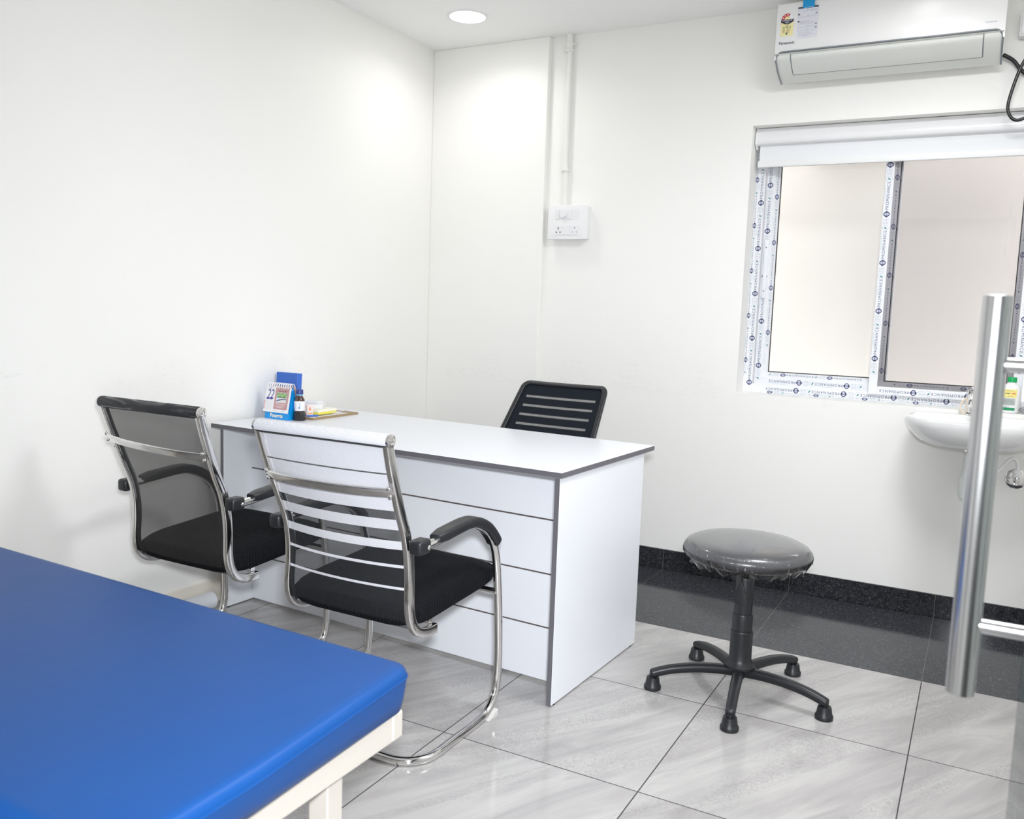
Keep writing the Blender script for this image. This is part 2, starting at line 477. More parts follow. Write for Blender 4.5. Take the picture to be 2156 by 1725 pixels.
# ------------------------------------------------------------------ window
NAVY = ink(74, 80, 118); GREYI = ink(184, 189, 200); GREENI = ink(78, 138, 140); TEALI = ink(168, 200, 208)
def film(name, parent, O, U, V, L, phase, h=.0125, squash=1., y0=0.):
    """printed protective film: PROMINANCE, ring emblem, grid marks, leaf disc; period 0.208 m along U"""
    d = Decal(O, U, V, .0004, 0.)
    per = .208; hh = h * squash
    t = -phase
    while t < L:
        def ok(a, b): return t + a >= 0 and t + b <= L
        if ok(.002, .121): d.text('PROMINANCE', t + .002, y0 - hh / 2, hh, NAVY, .119, 1.25, .0, bump=False)
        if ok(-.03, 0):
            x = t - .016
            V_ = []; F_ = []
            n = 20
            for i in range(n + 1):
                a = 2 * PI * i / n
                V_ += [(x + .0072 * math.cos(a), y0 + .0085 * squash * math.sin(a)), (x + .0112 * math.cos(a), y0 + .0130 * squash * math.sin(a))]
            for i in range(n): F_.append((2 * i, 2 * i + 1, 2 * i + 3, 2 * i + 2))
            d.polys(V_, F_, NAVY, False)
            d.rect(x - .0145, y0 - .0042 * squash, x + .0145, y0 + .0042 * squash, ink(150, 155, 185), False)
        if ok(-.061, -.035):
            x = t - .048
            for dx in (-.013, .012): d.rect(x + dx, y0 - .012 * squash, x + dx + .0008, y0 + .012 * squash, GREYI, False)
            for r in range(4):
                for q in (-1, 1): d.rect(x + q * .0055 - .004, y0 + (-.0095 + r * .006) * squash, x + q * .0055 + .004, y0 + (-.0075 + r * .006) * squash, GREYI, False)
        if ok(-.087, -.063):
            x = t - .075
            V_ = []; F_ = []
            for i in range(17):
                a = 2 * PI * i / 16
                V_ += [(x + .0102 * math.cos(a), y0 + .0115 * squash * math.sin(a)), (x + .0112 * math.cos(a), y0 + .0127 * squash * math.sin(a))]
            for i in range(16): F_.append((2 * i, 2 * i + 1, 2 * i + 3, 2 * i + 2))
            d.polys(V_, F_, GREYI, False)
            d.polys([(x - .005, y0 - .005 * squash), (x + .001, y0 - .0045 * squash), (x + .005, y0 + .006 * squash), (x - .003, y0 + .003 * squash)], [(0, 1, 2, 3)], GREENI, False)
        if ok(.03, .1): d.rect(t + .04, y0 + .0105 * squash, t + .10, y0 + .0118 * squash, TEALI, False)
        t += per
    return d.done(name, parent)

win = setting('window_1', (0, 0, 0), 'two-panel white sliding window with printed protective film still on its frame')
YF = .118                                    # front of the outer frame
fo = B()
fw = .043
fo.span((WX0, YF, WZ0), (WX0 + fw, .158, WZ1), .002, 1).span((WX1 - fw, YF, WZ0), (WX1, .158, WZ1), .002, 1)
fo.span((WX0 + fw, YF, WZ0), (WX1 - fw, .158, WZ0 + fw), .002, 1).span((WX0 + fw, YF, WZ1 - fw), (WX1 - fw, .158, WZ1), .002, 1)
frame = fo.done('window_frame', M_UPVC, win, smooth=False)
X, Z = (1, 0, 0), (0, 0, 1)
film('frame_lettering', frame, (WX0 + .030, YF, WZ0 + .02), Z, (-1, 0, 0), 1.16, .165)
film('frame_lettering', frame, (WX0 + .007, YF, WZ0 + .02), Z, (-1, 0, 0), 1.16, .06, .009, .6)
film('frame_lettering', frame, (WX1 - .03, YF, WZ0 + .022), (-1, 0, 0), (0, 0, -1), 1.13, .10)
film('frame_lettering', frame, (WX1 - .03, YF, WZ0 + .007), (-1, 0, 0), (0, 0, -1), 1.13, .19, .006, .5)
film('frame_lettering', frame, (WX1 - .022, YF, WZ1 - .03), (0, 0, -1), X, 1.15, .03)
def sash(name, x0, x1, z0, z1, y, glassm, phases, st=.036, bv=.022, deep=.03):
    root = bpy.data.objects.new(name, None); COL.objects.link(root); root.parent = win
    s = B(); yb = y + deep + .012
    s.span((x0, y, z0), (x0 + st, yb, z1), .002, 1).span((x1 - st, y, z0), (x1, yb, z1), .002, 1)
    s.span((x0 + st, y, z0), (x1 - st, yb, z0 + st), .002, 1).span((x0 + st, y, z1 - st), (x1 - st, yb, z1), .002, 1)
    # sloping glazing bead all round
    a = [(x0 + st, y + .004, z0 + st), (x1 - st, y + .004, z0 + st), (x1 - st, y + .004, z1 - st), (x0 + st, y + .004, z1 - st)]
    b = [(x0 + st + bv, y + deep - .006, z0 + st + bv), (x1 - st - bv, y + deep - .006, z0 + st + bv), (x1 - st - bv, y + deep - .006, z1 - st - bv), (x0 + st + bv, y + deep - .006, z1 - st - bv)]
    A = [s.bm.verts.new(p) for p in a]; C = [s.bm.verts.new(p) for p in b]
    Dv = [s.bm.verts.new((p[0], y + deep, p[2])) for p in b]
    for i in range(4):
        s.bm.faces.new((A[i], A[(i + 1) % 4], C[(i + 1) % 4], C[i])); s.bm.faces.new((C[i], C[(i + 1) % 4], Dv[(i + 1) % 4], Dv[i]))
    fr = s.done('sash_frame', M_UPVC, root, smooth=False)
    g = B(); gx0, gx1, gz0, gz1 = x0 + st + bv, x1 - st - bv, z0 + st + bv, z1 - st - bv; w = .0035
    yy = y + deep - .008
    g.span((gx0, yy, gz0), (gx0 + w, yy + .006, gz1)).span((gx1 - w, yy, gz0), (gx1, yy + .006, gz1)).span((gx0 + w, yy, gz0), (gx1 - w, yy + .006, gz0 + w)).span((gx0 + w, yy, gz1 - w), (gx1 - w, yy + .006, gz1))
    g.done('gasket', M_DARK, root, smooth=False)
    B().span((gx0 + .001, y + deep - .003, gz0 + .001), (gx1 - .001, y + deep + .001, gz1 - .001)).done('pane', M_GLASS, root, smooth=False)
    if glassm is M_GLASS2:
        B().span((x0 + st, y + .0015, z0 + st), (x1 - st, y + .0035, z1 - st)).done('pane', M_GLASS2, root, smooth=False)
        glassm = M_GLASS
    L = z1 - z0
    pl, pb, pr = phases
    film('sash_lettering', root, (x0 + .017, y, z0 + .01), Z, (-1, 0, 0), L - .02, pl)
    film('sash_lettering', root, (x1 - .02, y, z0 + .017), (-1, 0, 0), (0, 0, -1), x1 - x0 - .04, pb)
    film('sash_lettering', root, (x1 - .017, y, z1 - .01), (0, 0, -1), X, L - .02, pr)
    sl = Vector((0, deep - .01, bv)).normalized(); 
    film('bead_lettering', root, (x0 + st + bv, y + deep * .5 - .001, z0 + st + bv * .5), X, tuple(sl), x1 - x0 - 2 * st - 2 * bv, .07 + pb, .012, .8)
    film('bead_lettering', root, (x0 + st + bv * .5, y + deep * .5 - .001, z0 + st + bv), Z, (-bv, -(deep - .01), 0), L - 2 * st - 2 * bv, .1 + pl, .010, .8)
    film('bead_lettering', root, (x1 - st - bv * .5, y + deep * .5 - .001, z1 - st - bv), (0, 0, -1), (bv, -(deep - .01), 0), L - 2 * st - 2 * bv, .1 + pr, .010, .8)
    return root
sl = sash('rear_sash', 1.748, 2.325, .930, 2.052, .136, M_GLASS, (.115, .05, .0))
sr = sash('front_sash', 2.258, 2.846, .922, 2.056, .098, M_GLASS2, (.045, .015, .04))
lat = B(); lat.span((1.757, .128, 1.33), (1.776, .137, 1.60), .003, 2).span((1.7605, .1265, 1.42), (1.7725, .1295, 1.52), .001, 1)
lat.ball((1.7665, .128, 1.365), .0032, (1, .5, 1), 1).ball((1.7665, .128, 1.565), .0032, (1, .5, 1), 1)
lat.done('window_latch', [M_UPVC, ink(120, 118, 125)], win)
ext = m_paint('neighbour_plaster', (.79, .77, .74), .9)
struct(B().span((.6, .62, -.3), (4.2, .72, 3.4)).done('wall_outside', ext, smooth=False), 'plain cream plaster wall close behind the window')
struct(B().span((1.87, .55, 2.035), (2.24, .62, 2.20), .004, 1).done('trim_3', ext, smooth=False), 'short concrete ledge on the wall outside')

# roller blind
rb = thing('roller_blind', 'white roller blind rolled up at the top of the window', 'blind', (1.705, .05, 2.0))
def rbp(b, name, m, **k):
    o = b.done(name, m, rb, **k); o.matrix_parent_inverse = Matrix.Translation(-rb.location); return o
prof = [(.085, 2.088), (.062, 2.090), (.054, 2.070), (.047, 2.045), (.046, 2.025), (.052, 2.018), (.085, 2.016)]
cs = B(); cs.prism(prof, 1.712, 2.890, M=Matrix(((0, 0, 1, 0), (1, 0, 0, 0), (0, 1, 0, 0), (0, 0, 0, 1))))
rbp(cs, 'cassette', mat('blind_cassette', (.82, .82, .83), .25), ang=50)
for x in (1.705, 2.890):
    ec = B(); ec.prism([(.088, 2.090), (.060, 2.0915), (.050, 2.07), (.043, 2.045), (.042, 2.020), (.075, 1.998), (.088, 2.0)], x, x + .008, M=Matrix(((0, 0, 1, 0), (1, 0, 0, 0), (0, 1, 0, 0), (0, 0, 0, 1))))
    rbp(ec, 'end_cap', M_WPL, smooth=False)
rbp(B().span((1.722, .072, 1.945), (2.880, .0735, 2.03)), 'fabric', mat('blind_fabric', (.80, .81, .83), .7), smooth=False)
rbp(B().span((1.716, .064, 1.919), (2.884, .080, 1.948), .004, 3), 'bottom_rail', M_WPL)
ch = B()
for i in range(58):
    z = 2.0 - i * .0195
    ch.ball((2.862, .058, z), .0042, u=8, v=5)
ch.tube([(2.862, .058, 2.01), (2.862, .058, .9)], .001, 5)
rbp(ch, 'bead_chain', M_WPL)

# ------------------------------------------------------------------ glass door with pull handle
dr = setting('door_1', (2.765, FY + .03, 0), 'open glass door seen almost edge on at the right')
def drp(b, name, m, parent=None, **k):
    o = b.done(name, m, parent or dr, **k); o.matrix_parent_inverse = Matrix.Translation(-dr.location); return o
GX0, GX1, GYE = 2.771, 2.781, -2.80
drp(B().span((GX0, FY + .03, .012), (GX1, GYE, 2.10), .001, 1), 'glass_leaf', M_DOORG, smooth=False)
drp(B().span((GX0 + .0005, GYE, .012), (GX1 - .0005, GYE + .0012, 2.10)), 'polished_edge', mat('glass_edge_green', rgb(176, 200, 196), .2), smooth=False)
hx, hy = 2.7055, -2.887
pull = setting('pull_handle', (0, 0, 0)); del pull['kind']; pull.parent = dr; pull.matrix_parent_inverse = Matrix.Translation(-dr.location)
def pl(b, name):
    o = b.done(name, M_STEEL, pull, ang=40); return o
bar = B(); bar.lathe([(.013, .7955), (.0155, .7965), (.016, .799), (.016, 1.266), (.0155, 1.2685), (.013, 1.2695)], (hx, hy, 0), 40)
pl(bar, 'grip_bar')
for z in (.882, 1.190):
    pl(B().cyl((hx + .010, hy, z), (GX0, hy, z), .0085, 24), 'standoff')
bar = B(); bar.lathe([(.013, .7955), (.0155, .7965), (.016, .799), (.016, 1.266), (.0155, 1.2685), (.013, 1.2695)], (2 * GX1 - hx - .012, hy, 0), 40)
pl(bar, 'grip_bar')
for z in (.882, 1.190):
    pl(B().cyl((2 * GX1 - hx - .022, hy, z), (GX1, hy, z), .0085, 24), 'standoff')
for z in (.25, 1.85):
    drp(B().span((GX0 - .01, FY + .0, z - .045), (GX1 + .01, FY + .085, z + .045), .003, 1), 'hinge', M_STEEL, smooth=False)

# ------------------------------------------------------------------ ceiling downlight
cl = thing('ceiling_light', 'lit round recessed white downlight in the ceiling corner', 'light', (.4548, -.4395, H))
lr = B(); lr.lathe([(.080, -.0005), (.083, -.0045), (.092, -.0045), (.095, -.002), (.0955, 0.)], seg=48, caps=False)
lr.done('trim_ring', M_WPL, cl)
B().lathe([(.083, -.0005), (.083, -.0045), (.05, -.0052), (.001, -.0053)], seg=48).done('diffuser', mat('lit_diffuser', (1, 1, 1), .5, emit=(1., .99, .97), estr=9.), cl)

# ------------------------------------------------------------------ conduit and switch board
cp = thing('conduit_pipe', 'white conduit pipe running from the ceiling down to the switch board', 'pipe', (.79, -.02, 1.77))
def cpp(b, name, m=None):
    o = b.done(name, m or M_COND, cp); o.matrix_parent_inverse = Matrix.Translation(-cp.location); return o
M_COND = mat('painted_conduit', (.84, .83, .80), .35)
px, py = .789, -.019
cpp(B().cyl((px, py, 1.93), (px, py, 2.53), .0125, 20), 'upper_pipe')
cpp(B().cyl((px + .006, py, 1.74), (px + .004, py, 1.93), .010, 20), 'lower_pipe')
c = B(); c.lathe([(.013, 2.50), (.021, 2.505), (.021, 2.513), (.016, 2.517), (.016, 2.528), (.019, 2.532), (.019, 2.542), (.016, 2.546), (.016, 2.585)], (px - .003, py, 0), 24)
c.span((px - .034, -.012, 2.506), (px - .016, 0, 2.518), .002, 1).span((px + .012, -.012, 2.535), (px + .032, 0, 2.547), .002, 1)
cpp(c, 'ceiling_socket')
c = B(); c.lathe([(.0128, 1.945), (.0165, 1.942), (.0165, 1.932), (.012, 1.926)], (px + .003, py, 0), 24); c.span((px - .03, -.01, 1.934), (px + .02, 0, 1.942), .002, 1)
cpp(c, 'saddle_clip')
sb = thing('switch_board', 'white electrical switch board with sockets on the back wall', 'switch board', (.826, 0, 1.678))
B().span((-.100, -.040, -.080), (.103, 0, .080), .003, 2).done('back_box', M_WPL, sb)
B().span((-.107, -.052, -.0845), (.107, -.040, .0845), .004, 3).done('face_plate', M_WPL, sb)
PLS = mat('switch_plastic', (.80, .80, .815), .3)
def mod(name, x0, x1, z0, z1, t=.0015): return B().span((x0, -.052 - t, z0), (x1, -.052, z1), .0008, 1).done(name, PLS, sb, smooth=False)
mod('module_frame', -.066, .066, .012, .062, .0008)
mod('rocker_switch', -.064, -.044, .014, .060, .003)
B().lathe([(.018, 0), (.018, .006), (.0155, .012), (.001, .0125)], M=Matrix.Translation((-.022, -.052, .037)) @ Matrix.Rotation(PI / 2, 4, 'X'), seg=28).done('dimmer_knob', PLS, sb)
mod('rocker_switch', .002, .022, .014, .060, .003)
mod('module_frame', -.066, .066, -.064, -.014, .0008)
mod('rocker_switch', -.022, .018, -.062, -.016, .003)
for k, (cx, w, big) in enumerate(((-.046, .04, 1), (.043, .045, 0))):
    so = B().span((cx - w / 2, -.0540, -.062), (cx + w / 2, -.052, -.016), .0008, 1).done('socket', PLS, sb, smooth=False)
    d = Decal((cx, -.0540, -.039), X, Z, .0003)
    ho = ink(38, 32, 52)
    for (hx_, hz_, r) in (((0, .011, .0034 if big else .0028), (-.0105, -.0095, .0036 if big else .0023), (.0105, -.0095, .0036 if big else .0023))):
        d.disc(hx_, hz_, r, ho, 14, bump=False)
    if big: d.disc(.0, .004, .0025, ho, 12, bump=False)
    d.done('socket_hole', so)

# ------------------------------------------------------------------ air conditioner
AX0, AX1, AZ0, AZ1, AF = 1.822, 2.664, 2.246, 2.545, -.205
ac = thing('air_conditioner', 'white split air conditioner mounted high on the wall above the window', 'air conditioner', ((AX0 + AX1) / 2, 0, AZ0))
def acp(b, name, m, par=None, **k):
    o = b.done(name, m, par or ac, **k); o.matrix_parent_inverse = Matrix.Translation(-ac.location); return o
MX = Matrix(((0, 0, 1, 0), (1, 0, 0, 0), (0, 1, 0, 0), (0, 0, 0, 1)))
ZF = 2.336                                   # where the front panel ends and the lower cowl begins
acp(B().prism([(0, AZ1 - .01), (-.03, AZ1), (AF + .03, AZ1), (AF + .004, AZ1 - .02), (AF + .002, ZF), (-.06, AZ0 + .03), (0, AZ0 + .02)], AX0 + .008, AX1 - .006, M=MX, bev=.002, seg=1), 'body', M_ACW, ang=30)
acp(B().prism([(-.03, AZ1 + .001), (AF + .028, AZ1 + .001), (AF + .006, AZ1 - .012), (AF - .002, AZ1 - .05), (AF - .003, ZF + .04), (AF, ZF), (-.15, ZF)], AX0, AX1, M=MX, bev=.003, seg=2), 'front_panel', M_ACW, ang=40)
# lower cowl: a curved skin from the front edge back to the wall
def cowl(t):                                  # t 0 front/top .. 1 rear/bottom -> (y, z)
    pts = [(AF + .001, ZF - .002), (AF + .004, ZF - .022), (-.165, ZF - .050), (-.125, ZF - .070), (-.06, AZ0 + .001)]
    q = catmull([(a, b, 0) for a, b in pts], 8); f = t * (len(q) - 1); i = min(int(f), len(q) - 2); v = q[i].lerp(q[i + 1], f - i); return v.x, v.y
def cowl_solid(x0, x1, t0, t1, off, thick, n=14):
    b = B(); fr, bk = [], []
    for i in range(n + 1):
        y, z = cowl(t0 + (t1 - t0) * i / n); y2, z2 = cowl(min(1, t0 + (t1 - t0) * i / n + .01)); y1, z1 = cowl(max(0, t0 + (t1 - t0) * i / n - .01))
        nrm = Vector((-(z1 - z2), (y1 - y2))).normalized()
        if nrm.x > 0 and nrm.y > 0: nrm = -nrm
        if nrm.y > 0: nrm = -nrm
        fr.append((y + nrm.x * off, z + nrm.y * off)); bk.append((y + nrm.x * (off - thick), z + nrm.y * (off - thick)))
    b.prism(fr + bk[::-1], x0, x1, M=MX); return b
acp(cowl_solid(AX0 + .004, AX1 - .004, 0, 1, .0, .012), 'lower_cowl', M_ACG, ang=50)
flap = acp(cowl_solid(AX0 + .068, AX1 - .072, .10, .74, .003, .004), 'air_flap', M_ACG, ang=50)
gp = B()
q0, q1 = .085, .755
for (a, b_, c_, d_) in ((AX0 + .064, AX0 + .0675, q0, q1), (AX1 - .0715, AX1 - .068, q0, q1)):
    g = cowl_solid(a, b_, c_, d_, .0012, .003)
    acp(g, 'flap_gap', M_ACT, ang=50)
for (c_, d_) in ((.085, .097), (.745, .765)):
    acp(cowl_solid(AX0 + .066, AX1 - .07, c_, d_, .0012, .003, 3), 'flap_gap', M_ACT, ang=50)
# grey trim line bounding the cowl: down the left side, along the top, down the right side
tp = []
for i in range(12):
    y, z = cowl(1 - i / 11 * .75); tp.append((AX0 + .006, y - .0035, z))
tp2 = []
for i in range(12):
    y, z = cowl(.25 + i / 11 * .73); tp2.append((AX1 - .006, y - .0035, z))
def arc(cx, r, a0, a1): return [(cx + r * math.cos(math.radians(a0 + (a1 - a0) * i / 8)), AF - .0045 + .006 * abs(math.cos(math.radians(a0 + (a1 - a0) * i / 8))) ** 3, ZF - .0255 + .028 * math.sin(math.radians(a0 + (a1 - a0) * i / 8))) for i in range(9)]
cr = arc(AX0 + .034, .028, 180, 90) + arc(AX1 - .034, .028, 90, 0)
acp(B().tube(tp + cr + tp2, .0035, 8), 'trim_line', M_ACT)
for sx, e in ((1, AX0), (-1, AX1)):
    pts = [(e + sx * .0005, ZF + .004), (e + sx * .036, ZF + .004)] + [(e + sx * (.034 - .028 * math.sin(math.radians(a))), ZF - .0255 + .028 * math.cos(math.radians(a))) for a in range(0, 91, 15)] + [(e + sx * .0005, ZF - .030)]
    acp(B().prism(pts, -AF - .010, -AF + .003, M=Matrix(((1, 0, 0, 0), (0, 0, -1, 0), (0, 1, 0, 0), (0, 0, 0, 1)))), 'panel_corner', M_ACW, smooth=False)
# print on the front panel
YP = AF - .0032
dd = Decal((AX0, YP, 0), X, Z)
dd.text('Panasonic', .016, ZF + .033, .0115, ink(40, 44, 80), bold=.012)
dd.done('brand_lettering', ac).matrix_parent_inverse = Matrix.Translation(-ac.location)
dd = Decal((AX1, YP, 0), X, Z)
dd.text('INVERTER', -.066, ZF + .030, .0044, ink(140, 150, 186), .036, slant=.35)
dd.ring(-.063, ZF + .034, .006, .0066, ink(140, 150, 186), 10, 95, 190)
dd.done('brand_lettering', ac).matrix_parent_inverse = Matrix.Translation(-ac.location)
def onac(d, name): o = d.done(name, ac); o.matrix_parent_inverse = Matrix.Translation(-ac.location); return o
d = Decal((AX0 + .019, YP, ZF + .066), X, Z)
YEL = ink(240, 228, 170); RED = ink(196, 32, 38); BK = ink(40, 42, 66); WH = ink(236, 236, 240); GN = ink(70, 150, 110)
w = .050
d.rect(0, 0, w, .066, YEL)
d.disc(w / 2, .0655, w / 2, WH, 24, 0, 180)
d.ring(w / 2, .0655, .012, w / 2 - .001, RED, 20, 62, 180)
d.disc(w / 2, .0655, .0118, YEL, 16, 0, 180)
for a in (158, 122, 86):
    cx, cy = w / 2 + .018 * math.cos(math.radians(a)), .0655 + .018 * math.sin(math.radians(a))
    d.poly([(cx + (.0042 if i % 2 == 0 else .0018) * math.sin(i * PI / 5), cy + (.0042 if i % 2 == 0 else .0018) * math.cos(i * PI / 5)) for i in range(10)], WH)
d.poly([(0, .066), (0, .0555), (w * .38, .046), (w * .62, .046), (w, .0555), (w, .066)], BK)
d.text('POWER SAVINGS', .005, .0595, .0045, WH, .040, bold=.01)
d.text('GUIDE', .0165, .0525, .0045, WH, .017, bold=.01)
d.disc(w / 2, .0435, .0062, YEL, 18); d.ring(w / 2, .0435, .0054, .0062, BK, 18)
d.poly([(w / 2 - .002, .0425), (w / 2 + .001, .0475), (w / 2 + .0025, .0445), (w / 2 - .0005, .0395)], BK)
for i, (a, b_) in enumerate(((.008, .016), (.019, .029), (.033, .042))): d.rect(a, .0325, b_, .0355, GN)
for i in range(9):
    d.rect(.008, .0285 - i * .0019, .008 + .011 - (i % 3) * .001, .0293 - i * .0019, ink(176, 168, 128), False); d.rect(.024, .0285 - i * .0019, .024 + .017 - (i % 4) * .003, .0293 - i * .0019, ink(176, 168, 128), False)
d.h += .0001
d.rect(.021, .0095, .029, .0125, ink(48, 58, 110)); d.disc(.025, .0092, .004, ink(70, 130, 120), 14, 180, 360)
onac(d, 'energy_label')
d = Decal((AX0 + .085, YP, ZF + .05), X, Z)
GI = ink(222, 222, 230); LN = ink(150, 152, 172); DKI = ink(84, 86, 108)
d.rect(0, 0, .080, .124, GI)
d.rect(0, .117, .080, .124, ink(72, 78, 96)); d.poly([(.028, .1178), (.0325, .1178), (.03025, .1225)], WH); d.text('IMPORTANT', .036, .119, .003, WH)
for i in range(3): d.rect(.002 + i * .006, .112, .0065 + i * .006, .1132, LN, False)
d.ring(.037, .110, .0038, .0046, LN, 14); d.text('A', .0357, .1085, .0034, DKI); d.disc(.026, .104, .002, LN, 10)
for zz in (.092, .064): d.rect(.001, zz, .0085, zz + .0062, DKI, False)
for zz in (.092, .050, .036): d.rect(.070, zz, .078, zz + .0055, LN, False)
for zz in (.084, .043, .029):
    for a, b_, c_ in ((.004, .026, .0), (.026, .050, -.0012), (.050, .074, .0016)): d.rect(a, zz + c_, b_, zz + c_ + .0007, LN, False)
    d.rect(.036, zz + .003, .046, zz + .006, ink(196, 198, 210), False)
for i, zz in enumerate((.067, .062, .057, .021, .015, .009)):
    d.disc(.0115, zz, .0011, DKI, 8, bump=False); d.rect(.016, zz - .0004, .050 + (i * 7 % 5) * .005, zz + .0004, LN, False)
for i in range(2): d.rect(.047, .1095 - i * .0025, .076, .1102 - i * .0025, LN, False)
onac(d, 'instruction_sheet')
d = Decal((AX0 + .103, YP - .0001, ZF + .168), X, Z); d.rect(0, 0, .046, .038, ink(6, 146, 206)); onac(d, 'blue_tape')

# junction box and black cables at the right edge
jb = thing('junction_box', 'white surface junction box on the wall right of the air conditioner', 'electrical box', (2.77, 0, 2.395))
B().span((-.06, -.05, -.045), (.06, 0, .045), .004, 2).done('box_body', M_WPL, jb)
B().span((-.053, -.056, -.038), (.053, -.05, .038), .003, 2).done('cover', M_WPL, jb)
b = B(); b.tube(catmull([(2.662, -.03, 2.292), (2.70, -.02, 2.268), (2.738, -.016, 2.222), (2.80, -.015, 2.185), (2.92, -.012, 2.19), (2.99, -.010, 2.21), (3.0, .004, 2.23)], 8), .0075, 12)
tag(b.done('drain_hose', M_BLKG), 'black hose leaving the lower right corner of the air conditioner', 'hose')
b = B(); b.tube(catmull([(2.80, -.055, 2.36), (2.768, -.052, 2.31), (2.730, -.05, 2.240), (2.706, -.05, 2.155), (2.696, -.05, 2.085), (2.712, -.05, 2.045), (2.738, -.05, 2.035), (2.77, -.05, 2.055), (2.80, -.05, 2.12), (2.815, -.05, 2.25), (2.812, -.04, 2.325), (2.81, .003, 2.342)], 8), .0062, 12)
tag(b.done('power_cable', M_BLKG), 'black cable hanging in a loop below the junction box', 'cable')

# ------------------------------------------------------------------ wash basin and what stands by it
BX = 2.687
wb_ = thing('wash_basin', 'white ceramic wall-hung wash basin under the window', 'basin', (BX, 0, .868))
def basin():
    b = B(); n = 48; prof_out = [(1., .0), (1.003, -.010), (.98, -.026), (.925, -.052), (.81, -.083), (.64, -.100), (.36, -.106), (.10, -.106)]
    prof_in = [(.965, .003), (.93, -.004), (.86, -.030), (.72, -.062), (.45, -.085), (.12, -.092)]
    def pt(k, a, z):
        hx, fy = .247, .40
        x = hx * math.copysign(abs(math.cos(a)) ** .8, math.cos(a)); s = math.sin(a)
        y = (-.20 + (.20 if s > 0 else .20) * math.copysign(abs(s) ** (.45 if s > 0 else .85), s))
        cy = -.19
        return (x * k, cy + (y - cy) * k, z)
    rings = []
    for k, z in prof_out[::-1] + prof_in:
        rings.append([b.bm.verts.new(pt(k, 2 * PI * j / n, z)) for j in range(n)])
    for A, C in zip(rings, rings[1:]):
        for j in range(n): b.bm.faces.new((A[j], A[(j + 1) % n], C[(j + 1) % n], C[j]))
    b.bm.faces.new(rings[0][::-1]); b.bm.faces.new(rings[-1])
    return b
basin().done('bowl', M_CERAM, wb_, ang=60)
B().span((-.222, -.075, -.03), (.222, 0, .008), .005, 3).done('back_ledge', M_CERAM, wb_)
B().lathe([(.024, -.128), (.027, -.124), (.027, -.110), (.020, -.108)], (0, -.19, 0), 24).done('waste_outlet', M_CHROME, wb_)
tr = B(); tr.lathe([(.020, -.205), (.026, -.2), (.026, -.128)], (0, -.19, 0), 24)
tr.lathe([(.012, -.318), (.030, -.310), (.036, -.29), (.036, -.235), (.030, -.215), (.026, -.2)], (0, -.19, 0), 24)
tr.cyl((0, -.19, -.25), (0, -.001, -.25), .018, 16)
wm = mat('wrapped_plastic', (.74, .78, .78), .25); kk = N(wm); kk.bump(kk.noise(kk.mapping(kk.coord(), scale=(1, 1, 3)), 45., 3., .6, 2.), .8, .004)
tr.done('bottle_trap', wm, wb_)
tp_ = thing('basin_tap', 'tall chrome pillar tap on the back of the wash basin', 'tap', (2.668, -.040, .876))
b = B(); b.lathe([(.022, 0), (.022, .006), (.017, .010), (.017, .075), (.019, .078), (.019, .10), (.012, .104)], seg=24); b.done('tap_body', M_CHROME, tp_)
B().tube(fillet([(0, 0, .05), (0, -.09, .062), (0, -.105, .045)], .01), .010, 14).done('spout', M_CHROME, tp_)
B().box((0, -.012, .110), (.012, .05, .008), .003, 2).done('lever', M_CHROME, tp_)
b = B(); b.tube(catmull([(2.655, -.02, .875), (2.640, -.018, .880), (2.628, -.018, .90), (2.634, -.015, .925), (2.650, -.012, .945)], 8), .0035, 8)
b.span((2.646, -.022, .869), (2.652, -.012, .948), .001, 1)
tag(b.done('cable_tie', mat('cream_strap', rgb(236, 222, 200), .5)), 'cream plastic strap loop standing left of the tap', 'strap')
bt = thing('soap_bottle', 'white soap bottle with green cap and yellow label on the window sill', 'bottle', (2.806, .052, .8895)); bt.scale = (.94, .94, .95)
B().lathe([(.032, 0), (.036, .004), (.037, .012), (.037, .098), (.034, .112), (.024, .122), (.0165, .126), (.0165, .131)], seg=32).done('bottle_body', mat('milky_plastic', (.86, .86, .86), .3), bt)
B().lathe([(.0155, .131), (.0182, .132), (.0182, .150), (.0165, .1525), (.001, .153)], seg=28).done('cap', mat('green_cap', (.0, .36, .10), .35), bt)
def cylwarp(r, z0, a0):
    def f(x, y, h):
        a = a0 + x / r; return Vector(((r + h) * math.sin(a), -(r + h) * math.cos(a), z0 + y))
    return f
def strip(d, x0, y0, x1, y1, m, n=10):
    V = []; F = []
    for i in range(n + 1):
        x = x0 + (x1 - x0) * i / n; V += [(x, y0), (x, y1)]
    for i in range(n): F.append((2 * i, 2 * i + 2, 2 * i + 3, 2 * i + 1))
    d.polys(V, F, m)
d = Decal((0, 0, 0), X, Z, .0006, .0002, cylwarp(.037, 0, 0))
strip(d, -.035, .066, .022, .102, ink(238, 226, 140)); strip(d, -.035, .034, .018, .064, ink(186, 192, 190)); strip(d, -.035, .012, .018, .024, ink(24, 140, 92))
d.text('ortel', -.022, .081, .008, ink(60, 60, 84), .016, bold=.02); d.text('-AMB', -.004, .081, .008, ink(226, 110, 50), .021, bold=.004)
d.text('SURGICAL', -.018, .094, .003, ink(120, 116, 90), .03); d.text('Hand Rub', -.012, .071, .004, ink(120, 116, 90), .02)
d.text('100 ml', -.022, .027, .0045, ink(90, 96, 100), .018)
for i in range(5): strip(d, -.03, .038 + i * .005, .012, .0395 + i * .005, ink(150, 158, 156))
d.done('label', bt)
sm = B()
q = bmesh.ops.create_icosphere(sm.bm, subdivisions=3, radius=1.)
for v in q['verts']:
    n_ = .8 + .35 * random.random(); v.co = Vector((v.co.x * .028 * n_, v.co.y * .02 * n_, max(-.013, v.co.z * .016 * n_) + .013))
